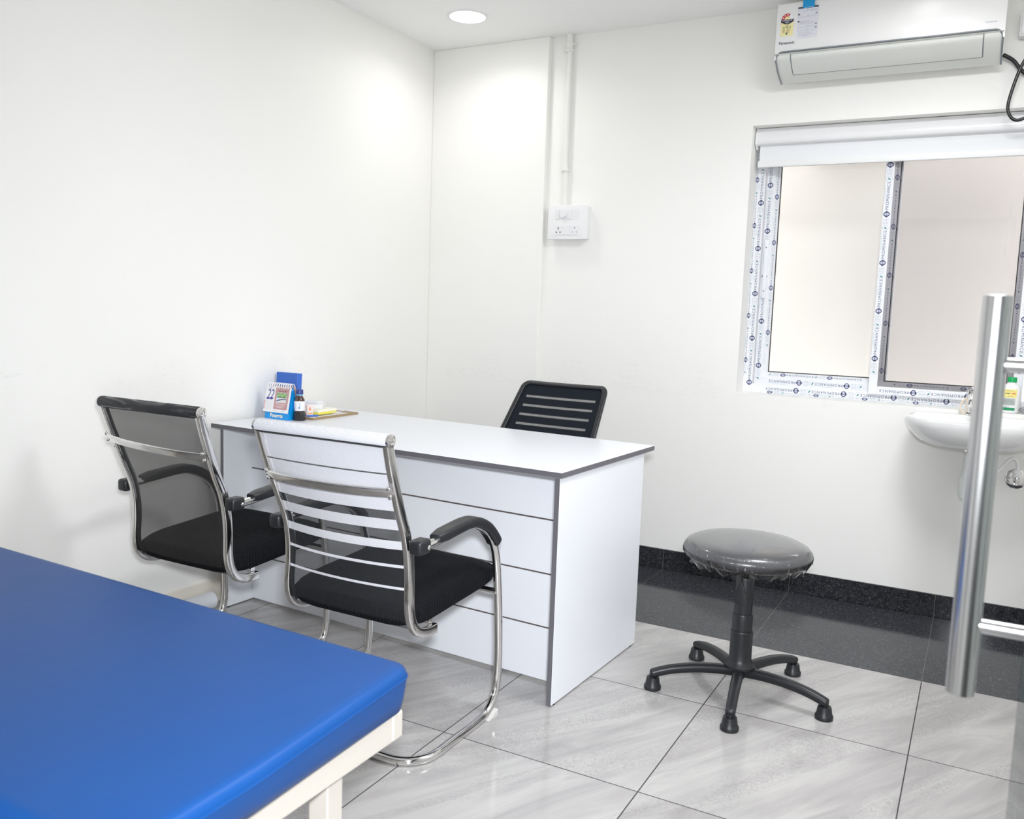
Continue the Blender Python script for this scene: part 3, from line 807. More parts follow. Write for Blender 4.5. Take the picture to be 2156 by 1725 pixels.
o = sm.done('plastic_pouch', M_WRAP, smooth=False); o.location = (2.865, .03, .8895)
tag(o, 'small crumpled clear plastic pouch beside the soap bottle on the sill', 'pouch')
av = thing('angle_valve', 'chrome angle valve on the wall below the basin with white hose', 'valve', (2.852, 0, .628))
B().lathe([(.040, 0), (.040, .003), (.030, .008), (.014, .010)], M=Matrix.Rotation(PI / 2, 4, 'X'), seg=32).done('flange', M_CHROME, av)
b = B(); b.cyl((0, -.008, 0), (0, -.055, 0), .011, 18).ball((0, -.05, 0), .0135).box((0, -.072, 0), (.007, .012, .034), .002, 2).cyl((0, -.05, 0), (0, -.07, 0), .006, 12); b.done('valve_body', M_CHROME, av)
b = B(); b.lathe([(.014, .012), (.016, .014), (.016, .038), (.012, .044)], (0, -.05, 0), 20); b.done('hose_nut', M_WPL, av)
b = B(); b.tube(catmull([(0, -.05, .042), (-.002, -.05, .07), (-.016, -.055, .088), (-.036, -.065, .078), (-.07, -.09, .035), (-.11, -.12, .02), (-.14, -.13, .08), (-.150, -.12, .13)], 8), .0062, 12)
b.done('flexible_hose', M_WPL, av)

# ------------------------------------------------------------------ desk
DTH = -.0502
dk = thing('desk', 'white laminate office desk with dark grey edges by the left wall', 'desk', (1.6065, -1.6735, 0), DTH)
# desk frame: -x runs left along the front edge, +y to the back
DW, DD, DZ = 1.573, .735, .75
def top_with_edges(x0, x1, y0, y1, z0, z1, axis):
    b = B(); b.span((x0, y0, z0), (x1, y1, z1), .0006, 1)
    for f in b.bm.faces:
        n = f.normal; b.bm.normal_update()
    b.bm.normal_update()
    for f in b.bm.faces:
        f.material_index = 0 if abs(f.normal[axis]) > .7 else 1
    return b
top_with_edges(-DW, 0, 0, DD, DZ - .018, DZ, 2).done('desktop', [M_LAM, M_EDGE], dk, smooth=False)
for x in (-.029, -1.532):
    top_with_edges(x, x + .018, .012, .665, .004, DZ - .018, 0).done('side_panel', [M_LAM, M_EDGE], dk, smooth=False)
for i in range(4):
    z = .010 + i * .1825
    B().span((-1.514, .155, z + (.0 if i == 0 else .0025)), (-.029, .173, z + .1795 if i < 3 else DZ - .018), .0006, 1).done('front_board', M_LAM, dk, smooth=False)
    if i: B().span((-1.514, .1575, z - .0035), (-.029, .170, z + .003)).done('groove_strip', mat('smoked_groove', rgb(92, 84, 82), .3), dk, smooth=False)
for x in (-.020, -1.523):
    for y in (.035, .63): B().lathe([(.010, 0), (.010, .004)], (x, y, 0), 12).done('foot', M_BLKP, dk)
for x, y in ((-1.36, .07),): B().span((x - .012, y, DZ - .026), (x + .012, y + .02, DZ - .018), .001, 1).done('corner_bracket', M_EDGE, dk, smooth=False)

# ------------------------------------------------------------------ visitor chairs
UP = [(-.522, .899), (-.502, .838), (-.477, .772), (-.452, .708), (-.425, .645), (-.410, .580), (-.406, .513), (-.408, .452), (-.400, .405), (-.375, .373), (-.335, .359), (-.29, .357)]
def up_at(z):
    for (y0, z0), (y1, z1) in zip(UP, UP[1:]):
        if z1 <= z <= z0: return y0 + (y1 - y0) * (z0 - z) / (z0 - z1)
    return UP[0][0]
LX, UX = .247, .213
def make_chair(name, label, loc, rz, white, hinge):
    t = thing(name, label, 'chair', loc, rz)
    # continuous bent tube: arm, front leg, floor runner, rear floor bar and back up the other side
    arm = [(-.405, .616), (-.349, .619), (-.27, .626), (-.20, .630), (-.150, .624), (-.095, .600), (-.048, .563), (-.020, .510), (-.004, .43), (.008, .33), (.016, .22), (.017, .149), (.010, .090), (-.008, .050), (-.045, .021), (-.10, .0128), (-.20, .0128), (-.30, .0128)]
    R = catmull([(LX, y, z) for y, z in arm], 5)
    ux = lambda z: UX - .009 * math.sin(PI * min(1, max(0, (z - .36) / .54)))
    k = 8; cor = []
    for i in range(1, k + 1):
        a = PI / 2 * i / k; cor.append(Vector((LX - .095 * (1 - math.cos(a)), -.315 - .095 * math.sin(a), .0128)))
    half = R + cor
    path = half + [Vector((-v.x, v.y, v.z)) for v in half[::-1]]
    B().sweep(path, circ(.0125, 14)).done('sled_frame', M_CHROME, t, ang=50)
    for s in (-1, 1):
        B().sweep(catmull([(s * ux(z), y, z) for y, z in UP], 5), rrect(.018, .027, .0035, 3)).done('back_upright', M_CHROME, t, ang=40)
        pp = [(-.352, .627), (-.27, .634), (-.20, .638), (-.148, .632), (-.090, .606), (-.044, .566), (-.028, .542)]
        P = catmull([(s * LX, y, z) for y, z in pp], 6); n = len(P)
        def sec(i, n=n):
            e = min(i, n - 1 - i); k_ = 1. if e > 3 else (.72 + .28 * e / 3.)
            return [(a * k_, b_ * k_) for a, b_ in rrect(.046, .030, .009, 3)]
        B().sweep(P, sec, up=(0, .35, 1)).done('arm_pad', M_BLKP, t, ang=50)
        bb = B(); bb.box((s * (LX - .006), -.412, .618), (.040, .052, .040), .009, 3)
        br = bb.done('arm_bracket', M_BLKP, t)
        B().ball((s * (LX + .0145), -.400, .616), .0065, (.5, 1, 1)).done('screw', M_CHROME, br)
        B().prism([(-.055, 0), (.0, 0), (.0, .018)], -.008, .006, M=Matrix.Translation((s * LX + s * .010, .0, 0)) @ Matrix(((0, 0, 1, 0), (1, 0, 0, 0), (0, 1, 0, 0), (0, 0, 0, 1)))).done('floor_glide', mat('milky_glide', (.6, .59, .57), .4), t, smooth=False)
        B().cyl((s * (UX + .006), -.412, .622), (s * (UX - .010), -.418, .622), .007, 12).done('arm_bolt', M_CHROME, t)
    for y, z, e in ((-.004, .388, LX), (-.30, .378, .205)):
        B().cyl((-e, y, z), (e, y, z), .009, 14).done('seat_rail', M_CHROME, t)
    # seat cushion
    s = B(); s.box((0, -.170, .424), (.428, .452, .084), .0)
    bmesh.ops.subdivide_edges(s.bm, edges=s.bm.edges[:], cuts=9, use_grid_fill=True)
    for v in s.bm.verts:
        x, y, z = v.co.x / .214, (v.co.y + .170) / .226, (v.co.z - .424) / .042
        ex = max(abs(x), abs(y)); 
        # superellipse-style rounding of rim and corners
        m = (abs(x) ** 12 + abs(y) ** 12 + abs(z) ** 6) ** (-1 / 12) if (x or y or z) else 1
        m = min(1., m ** 1.0)
        v.co.x = x * m * .219 + 0; v.co.y = y * m * .235 - .168
        zz = z * (1 - .32 * max(0, abs(x) - .7) / .3 * .8 - .32 * max(0, abs(y) - .7) / .3 * .8)
        v.co.z = .424 + zz * .045 + .012 * (v.co.y + .17) / .22 - (.010 * (1 - x * x) * (z > .9) * (y < .2))
        if z > .5 and y > .6: v.co.z -= .012 * (y - .6) / .4
    s.done('seat', M_SEAT, t, ang=70)
    # back panel sheet hung between the uprights, sagging rearwards
    rows = []
    zs = [.905 - i * (.905 - .375) / 40 for i in range(41)]
    def sag(z): return .030 * max(0., math.sin(PI * min(1, max(0, (.91 - z) / .56))))
    for z in zs:
        rows.append([(x, up_at(z) - .002 + .004 * 0 - sag(z) * (1 - (x / .206) ** 2), z) for x in [((-.206 + .412 * j / 16) * (ux(z) - .004) / .206) for j in range(17)]])
    B().grid(rows).done('back_panel', M_MESHW if white else M_MESHB, t)
    for s_ in (-1, 1):
        B().sweep(catmull([(s_ * (ux(z) - .0085), up_at(z) + .003, z) for z in [.885 - i * .05 for i in range(11)]], 3), rrect(.006, .010, .002, 2)).done('edge_piping', M_BLKP, t)
    # roll at the top
    zt, yt = .904, -.522
    B().lathe([(.0175, -.217), (.0185, -.21), (.0185, .21), (.0175, .217)], M=Matrix.Translation((0, yt, zt)) @ Matrix.Rotation(PI / 2, 4, 'Y'), seg=28).done('top_roll', M_ROLLW if white else M_ROLLB, t)
    for s_ in (-1, 1):
        B().lathe([(.0165, .216), (.0178, .219), (.0172, .2245), (.009, .2255), (.0085, .2235), (.005, .2235), (.0045, .2255), (.001, .226)], M=Matrix.Translation((0, yt, zt)) @ Matrix.Rotation(s_ * PI / 2, 4, 'Y'), seg=28).done('end_cap', M_CHROME, t)
    # curved lumbar bar
    P = []
    for i in range(25):
        u = -1 + 2 * i / 24; P.append(Vector((.210 * u, -.4945 - .036 * (1 - abs(u) ** 2.6), .769)))
    lb = bpy.data.objects.new('lumbar_bar', None)
    bar = B().sweep(P, rrect(.006, .026, .0028, 2), up=(0, -.38, .925))
    M_ = Matrix.Identity(4)
    if hinge:
        piv = Vector((.210, -.4945, .769)); M_ = Matrix.Translation(piv) @ Matrix.Rotation(hinge[0], 4, 'Z') @ Matrix.Rotation(hinge[1], 4, 'Y') @ Matrix.Translation(-piv)
    bmesh.ops.transform(bar.bm, matrix=M_, verts=bar.bm.verts[:])
    bo = bar.done('lumbar_bar', M_CHROME, t, ang=50)
    for s_ in (-1, 1):
        for dz in (-.0105, .0105):
            q = B().ball((s_ * .204, -.501 - dz * .36, .769 + dz), .0062, (1, .6, 1))
            if s_ < 0: bmesh.ops.transform(q.bm, matrix=M_, verts=q.bm.verts[:])
            q.done('bolt', M_CHROME, bo)
    if hinge:
        hb = B()
        for dz in (-.0105, .0105): hb.ball((-ux(.77), -.4895 - dz * .36, .769 + dz), .003, (1, .35, 1), u=10, v=6)
        hb.done('bolt_hole', M_DARK, t)
    return t
CA = make_chair('visitor_chair', 'chrome sled chair with white striped mesh back, nearest the bed', (1.217, -1.792, 0), 0., True, None)
CB = make_chair('visitor_chair', 'chrome sled chair with plain black mesh back, by the left wall', (.482, -1.725, 0), .01, False, (.04, .06))

# ------------------------------------------------------------------ office chair behind the desk
oc = thing('office_chair', 'black swivel office chair behind the desk, only its slotted back showing', 'chair', (1.10, -.88, 0), math.radians(-2))
def m_slots():
    m = mat('slotted_black_mesh', (.014, .016, .02), .8, spec=.12); k = N(m); x, y, z = k.sep(k.coord('UV'))
    # UV: x across in metres from the middle, y metres down from the top edge
    row = k.math('DIVIDE', k.math('SUBTRACT', y, .050), .047)
    fr = k.math('ABSOLUTE', k.math('SUBTRACT', k.math('FRACT', row), .5))
    slot = k.math('MULTIPLY', k.math('LESS_THAN', fr, .12), k.math('LESS_THAN', k.math('ABSOLUTE', k.math('ADD', x, k.math('MULTIPLY', y, -.0))), .167))
    slot = k.math('MULTIPLY', slot, k.math('MULTIPLY', k.math('GREATER_THAN', row, 0.), k.math('LESS_THAN', row, 4.)))
    hatch = k.math('LESS_THAN', k.math('FRACT', k.math('DIVIDE', k.math('ADD', x, y), .0058)), .58)
    k.link(k.math('SUBTRACT', 1., k.math('MULTIPLY', slot, k.math('MULTIPLY', hatch, .92))), k.b.inputs['Alpha'])
    wv = k.noise(k.coord('UV'), 600., 1.)
    k.link(k.mix(wv, (.006, .008, .011), (.015, .019, .026)), k.b.inputs['Base Color'])
    return m
REC = math.radians(37.8)
def bp(u, s):                                 # back surface: u across, s metres down from the top edge
    y0, z0 = .273, .922
    if s <= .27: y, z = y0 - s * math.sin(REC), z0 - s * math.cos(REC)
    else:
        y, z = y0 - .27 * math.sin(REC), z0 - .27 * math.cos(REC)
        a = REC; ds = s - .27; r = .55
        # lower back straightens up
        phi = min(ds / r, .62); y -= r * (math.cos(REC - phi) - math.cos(REC)); z -= r * (math.sin(REC) - math.sin(REC - phi))
    half = (.195 + .020 * min(s, .3) / .24)
    x = u * half
    sg = .018 * (1 - u * u)
    return Vector((x, y + sg * math.cos(REC), z - sg * math.sin(REC) * .3)), x
b = B(); uvl = b.bm.loops.layers.uv.new('UVMap'); V = []; UVv = {}
for i in range(31):
    row = []
    for j in range(17):
        s_ = .012 + .46 * i / 30; p, x = bp(-1 + j / 8, s_); v = b.bm.verts.new(p); UVv[v] = (x, s_); row.append(v)
    V.append(row)
for i in range(30):
    for j in range(16): b.bm.faces.new((V[i][j], V[i][j + 1], V[i + 1][j + 1], V[i + 1][j]))
for f in b.bm.faces:
    for l in f.loops: l[uvl].uv = UVv[l.vert]
b.done('back_mesh', m_slots(), oc)
hw = lambda s_: .195 + .020 * min(s_, .3) / .24
rp = round_poly([(-.196, .004), (.196, .004), (.205, .11), (.2195, .30), (.2195, .474), (-.2195, .474), (-.2195, .30), (-.205, .11)], .030, 8)
dense = []
for q in range(len(rp)):
    a, b_ = Vector(rp[q]), Vector(rp[(q + 1) % len(rp)]); m_ = max(1, int((b_ - a).length / .03))
    if (b_ - a).length > 1e-4: dense += [a.lerp(b_, t / m_) for t in range(m_)]
loop = [bp(v.x / hw(v.y), v.y)[0] for v in dense]
B().sweep(loop, rrect(.022, .016, .006, 3), closed=True).done('back_frame', M_BLKP, oc, ang=50)
s = B(); s.box((0, -.22, .455), (.46, .44, .07), .028, 4); s.done('seat', M_SEAT, oc)
B().tube(catmull([bp(0, .47)[0] + Vector((0, .02, 0)), (0, .07, .44), (0, -.02, .40), (0, -.2, .40)], 6), .016, 10).done('back_bracket', M_BLKP, oc)
B().lathe([(.028, .10), (.028, .26), (.020, .262), (.020, .42)], (0, -.2, 0), 20).done('gas_lift', M_BLKG, oc)
for i in range(5):
    a = 2 * PI * i / 5 + .3; c, n_ = math.cos(a), math.sin(a)
    lg = B().sweep([(c * .02, -.2 + n_ * .02, .12), (c * .16, -.2 + n_ * .16, .105), (c * .27, -.2 + n_ * .27, .075)], rrect(.036, .026, .008, 2)).done('base_leg', M_BLKP, oc)
    ca = B(); ca.cyl((c * .265, -.2 + n_ * .265, .085), (c * .265, -.2 + n_ * .265, .04), .008, 10)
    for q in (-1, 1): ca.cyl((c * .265 - n_ * .006 * q, -.2 + n_ * .265 + c * .006 * q, .0255), (c * .265 - n_ * .024 * q, -.2 + n_ * .265 + c * .024 * q, .0255), .0255, 18)
    ca.done('caster', M_BLKP, lg)

# ------------------------------------------------------------------ stool
st = thing('stool', 'black five-foot round stool with plastic-wrapped grey seat', 'stool', (2.073, -1.222, 0))
def m_seatgrey():
    m = mat('grey_vinyl_wrapped', (.055, .055, .06), .3, coat=.8); k = N(m); co = k.coord(); x, y, z = k.sep(co)
    k.b.inputs['Coat Roughness'].default_value = .08
    ang = k.math('ARCTAN2', y, x)
    cb = k.add('ShaderNodeCombineXYZ'); k.link(k.math('MULTIPLY', ang, 7.), cb.inputs[0]); k.link(k.math('MULTIPLY', z, 9.), cb.inputs[1])
    side = k.math('LESS_THAN', z, .503)
    h = k.math('MULTIPLY', k.noise(cb.outputs[0], 1.7, 4., .6, .6), side)
    bn = k.add('ShaderNodeBump'); bn.inputs['Strength'].default_value = 1.; bn.inputs['Distance'].default_value = .012; k.link(h, bn.inputs['Height'])
    k.link(bn.outputs[0], k.b.inputs['Coat Normal'])
    return m
B().lathe([(.02, .453), (.165, .453), (.190, .458), (.201, .468), (.205, .480), (.203, .492), (.194, .504), (.176, .5125), (.14, .517), (.08, .519), (.001, .5195)], seg=72).done('seat', m_seatgrey(), st, ang=60)
wr = B(); n = 120; rings = []
for k_, (r, z) in enumerate(((.2058, .482), (.2035, .470), (.194, .458), (.183, .448), (.176, .440))):
    ring = []
    for j in range(n):
        a = 2 * PI * j / n; rr = random.Random(j * 13 + 5)
        jag = (.5 * math.sin(9 * a) + .6 * math.sin(23 * a + 1) + (rr.random() - .5)) * (.0 if k_ < 2 else (.003 if k_ < 3 else .006))
        rad = r + (.0016 * math.sin(31 * a) + .001 * math.sin(57 * a)) * (1 if k_ else .3) + (.010 * max(0, math.sin(5 * a + 2.2)) ** 6 if k_ == 4 else 0)
        ring.append(wr.bm.verts.new((rad * math.cos(a), rad * math.sin(a), z + jag - (.016 * max(0, math.sin(3 * a - .6)) ** 8 if k_ == 4 else 0))))
    rings.append(ring)
for A, C in zip(rings, rings[1:]):
    for j in range(n): wr.bm.faces.new((A[j], A[(j + 1) % n], C[(j + 1) % n], C[j]))
wr.done('plastic_wrap', M_WRAP, st)
B().lathe([(.065, .448), (.065, .452), (.02, .453)], seg=24).done('seat_plate', M_BLKP, st)
B().lathe([(.012, .39), (.012, .45)], seg=18).done('piston', M_BLKG, st)
cv = B(); cv.lathe([(.044, .088), (.050, .091), (.050, .098), (.041, .110), (.036, .120), (.036, .210), (.0365, .212), (.0345, .216)], seg=32)
cv.done('column_cover', M_BLKP, st)
B().lathe([(.0325, .205), (.0325, .268), (.031, .272)], seg=32).done('column_sleeve', M_BLKP, st)
B().lathe([(.029, .262), (.029, .392), (.0275, .396)], seg=32).done('column_sleeve', M_BLKP, st)
B().lathe([(.018, .052), (.018, .084)], seg=18).done('column_tip', M_BLKP, st)
lv = B(); lv.cyl((-.004, -.030, .455), (-.006, -.036, .372), .0035, 10)
lv.prism([(-.010, .372), (.004, .392), (.010, .372), (.020, .345), (.023, .328), (.018, .313), (.004, .306), (-.010, .309), (-.021, .320), (-.022, .338), (-.016, .358)], .0345, .041, M=Matrix(((1, 0, 0, -.004), (0, 0, -1, 0), (0, 1, 0, 0), (0, 0, 0, 1))), bev=.002, seg=2)
lv.done('height_lever', M_BLKP, st)
for i in range(5):
    a = math.radians(-9 + 72 * i); c, n_ = math.cos(a), math.sin(a)
    prof = [(.018, .075), (.08, .080), (.15, .079), (.22, .071), (.272, .058), (.292, .050)]
    P = catmull([(c * r, n_ * r, z) for r, z in prof], 5); m_ = len(P)
    def sec(i_, m_=m_):
        t_ = i_ / (m_ - 1); k_ = 1.08 - .22 * t_
        if i_ >= m_ - 2: k_ *= (.82, .45)[i_ - m_ + 2]
        return [(x * k_, y * k_) for x, y in rrect(.034, .030, .012, 3)]
    lg = B().sweep(P, sec).done('leg', M_BLKP, st, ang=50)
    fx, fy = c * .283, n_ * .283
    B().lathe([(.012, .040), (.012, .052)], (fx, fy, 0), 16).done('foot_stem', M_BLKG, lg)
    B().lathe([(.0255, 0), (.028, .002), (.028, .012), (.026, .015), (.024, .018), (.021, .038), (.020, .041), (.012, .042)], (fx, fy, 0), 24).done('rubber_foot', M_BLKP, lg)

# ------------------------------------------------------------------ examination bed and mattress
bd = thing('examination_bed', 'cream steel bed frame under the blue mattress, lower left corner', 'bed', (.95, -3.12, 0))
def bdp(b, name, **k):
    o = b.done(name, M_CREAMP, bd, smooth=False, **k); o.matrix_parent_inverse = Matrix.Translation(-bd.location); return o
bx0, bx1, by0, by1 = .05, 1.848, -3.42, -2.818
f = B(); f.span((bx0, by1 - .03, .475), (bx1, by1, .525), .003, 1).span((bx0, by0, .475), (bx1, by0 + .03, .525), .003, 1)
f.span((bx1 - .03, by0 + .03, .475), (bx1, by1 - .03, .525), .003, 1).span((bx0, by0 + .03, .475), (bx0 + .03, by1 - .03, .525), .003, 1)
bdp(f, 'top_frame')
bdp(B().span((bx0 + .03, by0 + .03, .512), (bx1 - .03, by1 - .03, .524)), 'deck_sheet')
for x in (1.79, .10):
    for y in (-2.978, -3.26): bdp(B().span((x, y - .02, 0), (x + .04, y + .018, .512), .002, 1), 'leg')
foot = [(.03, -2.748), (1.857, -2.802), (1.886, -3.20), (1.890, -3.44), (.03, -3.44)]
footb = [(.035, -2.79), (1.852, -2.813), (1.862, -3.20), (1.864, -3.43), (.035, -3.43)]
def ring_poly(inset, k):
    base = [(a[0] * k + b[0] * (1 - k), a[1] * k + b[1] * (1 - k)) for a, b in zip(foot, footb)]
    sg = [(1, -1), (-1, -1), (-1, 0), (-1, 1), (1, 1)]
    return round_poly([(x + dx * inset, y + dy * inset) for (x, y), (dx, dy) in zip(base, sg)], .036 - inset * .8)
mt = B(); rings = []
for inset, k, z in ((.003, 0, .526), (.0, .2, .530), (.0, .6, .550), (0, .95, .580), (0, 1, .590), (.0018, 1, .597), (.0055, 1, .6025), (.011, 1, .6055), (.018, 1, .607), (.026, 1, .6073)):
    rings.append([mt.bm.verts.new((x, y, z)) for x, y in ring_poly(inset, k)])
for A, C in zip(rings, rings[1:]):
    n = len(A)
    for q in range(n): mt.bm.faces.new((A[q], A[(q + 1) % n], C[(q + 1) % n], C[q]))
mt.bm.faces.new(rings[0][::-1]); mt.bm.faces.new(rings[-1])
fp = ring_poly(0, 1)
mtr = mt.done('mattress', M_VINYL, ang=60)
tag(mtr, 'blue vinyl mattress on the examination bed, lower left foreground', 'mattress')
B().sweep([(x, y, .588) for x, y in fp], circ(.0022, 8), closed=True).done('piping', M_VINYL, mtr)

# ------------------------------------------------------------------ things on the desk
DT = .75
# desk calendar
cal = thing('desk_calendar', 'small spiral desk calendar on a bright blue stand, on the desk', 'calendar', (.134, -1.305, DT), math.radians(-1))
CY = mat('cyan_card', rgb(4, 150, 226), .4)
cw2 = .067
# folded card: front lip, base, sloping front, sloping back
b = B()
prof = [(-.030, 0), (.034, 0), (.034, .002), (-.0005, .132), (-.002, .132), (-.024, .030), (-.0265, .030)]
b.prism(prof, -cw2, cw2, M=Matrix(((0, 0, 1, 0), (1, 0, 0, 0), (0, 1, 0, 0), (0, 0, 0, 1))))
stand = b.done('stand', CY, cal, smooth=False)
d = Decal((-cw2, -.0302, 0), X, (0, .0035, .030)); d.text('Fourrts', .030, .007, .016, ink(252, 240, 214), .070, bold=.035); d.done('stand_lettering', stand)
pg = B(); slant = Vector((0, .022, .104)).normalized()
O0 = Vector((-cw2 - .009, -.0285, .027)); nrm = Vector((1, 0, 0)).cross(slant)
for k_ in range(4):
    o_ = O0 - nrm * (-.0015 - k_ * .0012) + Vector((k_ * .0012, 0, k_ * .0003)); wdt = .140 - k_ * .001
    q = [o_, o_ + Vector((wdt, 0, 0)), o_ + Vector((wdt, 0, 0)) + slant * .108, o_ + slant * .108]
    q2 = [v + nrm * .0009 for v in q]
    A = [pg.bm.verts.new(v) for v in q]; C = [pg.bm.verts.new(v) for v in q2]
    pg.bm.faces.new(A[::-1]); pg.bm.faces.new(C)
    for i in range(4): pg.bm.faces.new((A[i], A[(i + 1) % 4], C[(i + 1) % 4], C[i]))
pages = pg.done('pages', mat('calendar_paper', (.84, .83, .83), .6), cal, smooth=False)
d = Decal(O0 - nrm * (-.0015 - 3 * .0012) + nrm * .0011, X, slant, .0003)
PUR = ink(62, 48, 150); MAU = ink(190, 146, 148)
d.rect(.058, .014, .134, .106, MAU)
d.rect(.078, .088, .118, .093, ink(112, 62, 62)); d.text('Recipe Box', .084, .0893, .003, WH, .028)
d.rect(.068, .042, .124, .084, ink(214, 220, 232)); d.rect(.069, .065, .123, .083, ink(112, 158, 100))
for i in range(9): d.disc(.073 + i * .0058, .070 + (i * 5 % 4) * .003, .0042, ink(150 + i * 5 % 30, 196, 130), 9, bump=False)
d.h += .0001
d.rect(.069, .063, .123, .0655, ink(60, 72, 60)); d.poly([(.069, .050), (.085, .056), (.105, .060), (.123, .059), (.123, .055), (.105, .0555), (.09, .052), (.07, .046)], ink(96, 100, 104)); d.poly([(.080, .0425), (.124, .0425), (.124, .050), (.10, .051)], ink(226, 214, 206))
for i, (a, b_) in enumerate(((.064, .128), (.072, .118), (.066, .124), (.076, .112))): d.rect(a, .036 - i * .005, b_, .0378 - i * .005, ink(232, 214, 214), False)
d.text('22', .014, .056, .040, PUR, .036, bold=.0, slant=.12)
d.rect(.013, .053, .0275, .060, PUR, False); d.rect(.0325, .053, .047, .060, PUR, False)
d.text('APRIL', .024, .098, .004, ink(130, 126, 150)); 
for r in range(6):
    d.rect(.006, .012 + r * .0062, .0095, .0155 + r * .0062, ink(222, 60, 84), False)
    for q in range(5): d.rect(.015 + q * .0072, .0125 + r * .0062, .0185 + q * .0072, .0145 + r * .0062, ink(206, 206, 216), False)
d.text('Fourrts', .062, .007, .004, ink(206, 60, 80), .016); d.text('Sudin', .106, .007, .004, ink(90, 150, 210), .016)
d.done('page_print', pages)
rg = B()
for i in range(11):
    x = -cw2 + .004 + i * .0124
    rg.tube([(x, -.003 + .0135 * math.cos(a), .136 + .0135 * math.sin(a)) for a in [2 * PI * j / 18 for j in range(18)]], .0012, 6, closed=True)
    rg.tube([(x + .003, -.003 + .0135 * math.cos(a), .136 + .0135 * math.sin(a)) for a in [2 * PI * j / 18 for j in range(18)]], .0012, 6, closed=True)
rg.done('wire_rings', M_WPL, cal)
bk = B()
q = [Vector((-cw2 + .01, .004, .136)), Vector((cw2 + .004, .004, .136)), Vector((cw2 + .004, .040, .020)), Vector((-cw2 + .01, .040, .020))]
A = [bk.bm.verts.new(v) for v in q]; C = [bk.bm.verts.new(v + Vector((0, .003, .001))) for v in q]
bk.bm.faces.new(A); bk.bm.faces.new(C[::-1])
for i in range(4): bk.bm.faces.new((A[i], A[(i + 1) % 4], C[(i + 1) % 4], C[i]))
bk.done('turned_pages', mat('turned_paper', rgb(206, 172, 170), .6), cal, smooth=False)
# blue carton behind it
o = B().box((0, 0, .0915), (.120, .030, .183), .002, 1, M=Matrix.Rotation(-.06, 4, 'X')).done('carton', mat('blue_carton', rgb(56, 106, 196), .5), smooth=False)
o.location = (.073, -1.205, DT + .0102); o.scale = (1, 1, .95)
tag(o, 'tall blue carton standing upright behind the desk calendar', 'carton')
# medicine bottle
mb = thing('medicine_bottle', 'amber medicine bottle with dark blue cap, right of the calendar', 'bottle', (.2245, -1.297, DT))
B().lathe([(.021, .004), (.0215, .045), (.0215, .082), (.0205, .089), (.015, .098), (.0125, .102), (.0125, .106)], seg=32).done('bottle_body', mat('amber_glass', (.045, .012, .008), .08, coat=1.), mb)
b = B(); b.lathe([(.0245, 0), (.026, .002), (.026, .026), (.0235, .036), (.0218, .038)], seg=8); b.done('measuring_cup', mat('black_cup', (.02, .021, .024), .2), mb, smooth=False)
B().lathe([(.0218, .041), (.0222, .042), (.0222, .080), (.0218, .081)], seg=32, caps=False).done('label', mat('white_label', (.80, .81, .84), .5), mb)
d = Decal((0, 0, 0), X, Z, .0004, .0001, cylwarp(.0222, 0, .3))
for i in range(6): strip(d, -.018, .050 + i * .0045, -.002 - (i % 3) * .002, .0515 + i * .0045, ink(190, 196, 214), 4)
strip(d, .006, .050, .012, .058, ink(90, 140, 190), 3); strip(d, -.018, .043, -.012, .049, ink(96, 104, 136), 3)
for i in range(5): strip(d, .006, .061 + i * .0035, .016, .0622 + i * .0035, ink(176, 186, 210), 3)
d.done('label_print', mb)
B().lathe([(.0128, .104), (.0135, .105), (.0135, .108), (.0128, .109)], seg=28).done('neck_ring', mat('pale_blue_ring', rgb(130, 206, 240), .4), mb)
B().lathe([(.0145, .109), (.0152, .110), (.0148, .126), (.0138, .1285), (.001, .129)], seg=28).done('cap', mat('navy_cap', rgb(48, 62, 128), .4), mb)
o = B().box((0, 0, .07), (.022, .022, .140), .002, 1).done('carton', mat('blue_carton', (0, 0, 0)), smooth=False); o.location = (.152, -1.228, DT + .0092); o.scale = (1, 1, .935)
tag(o, 'slim blue carton mostly hidden behind the medicine bottle', 'carton')
# exam board, papers, pad, cartons
ex = B().span((.030, -1.262, DT), (.268, -.965, DT + .009), .001, 1).done('clip_board', mat('hardboard', rgb(158, 134, 100), .6), smooth=False)
tag(ex, 'brown hardboard exam pad lying on the desk under papers', 'board')
def sheet(pts, z, m, name, label):
    b = B(); b.prism(pts, z, z + .0012, bev=0.); o = b.done(name, m, smooth=False); return tag(o, label, 'paper')
Z0 = DT + .0092
sheet([(.045, -1.256), (.255, -1.250), (.262, -1.03), (.05, -1.02)], Z0, mat('white_paper', (.82, .82, .84), .6), 'paper_sheet', 'white sheet lying lowest on the brown exam pad')
sheet([(.10, -1.259), (.215, -1.257), (.20, -1.16), (.10, -1.165)], Z0 + .0014, mat('orange_paper', rgb(246, 190, 84), .5), 'leaflet', 'orange leaflet at the near edge of the exam pad')
lv_ = B(); lv_.grid([[(.20 + .055 * t + .02 * j / 6, -1.19 + .16 * t, Z0 + .003 + .010 * t * t + .001 * j) for j in range(7)] for t in [i / 8 for i in range(9)]])
o = lv_.done('loose_page', mat('lilac_paper', rgb(222, 220, 240), .5)); so = o.modifiers.new('s', 'SOLIDIFY'); so.thickness = .0008
tag(o, 'pale lilac page curling up along the right of the exam pad', 'paper')
o = B().cyl((.228, -1.256, Z0 + .0055), (.252, -1.214, Z0 + .0055), .004, 12).done('pen', mat('blue_pen', rgb(62, 108, 190), .35)); tag(o, 'blue pen lying on the papers right of the medicine bottle', 'pen')
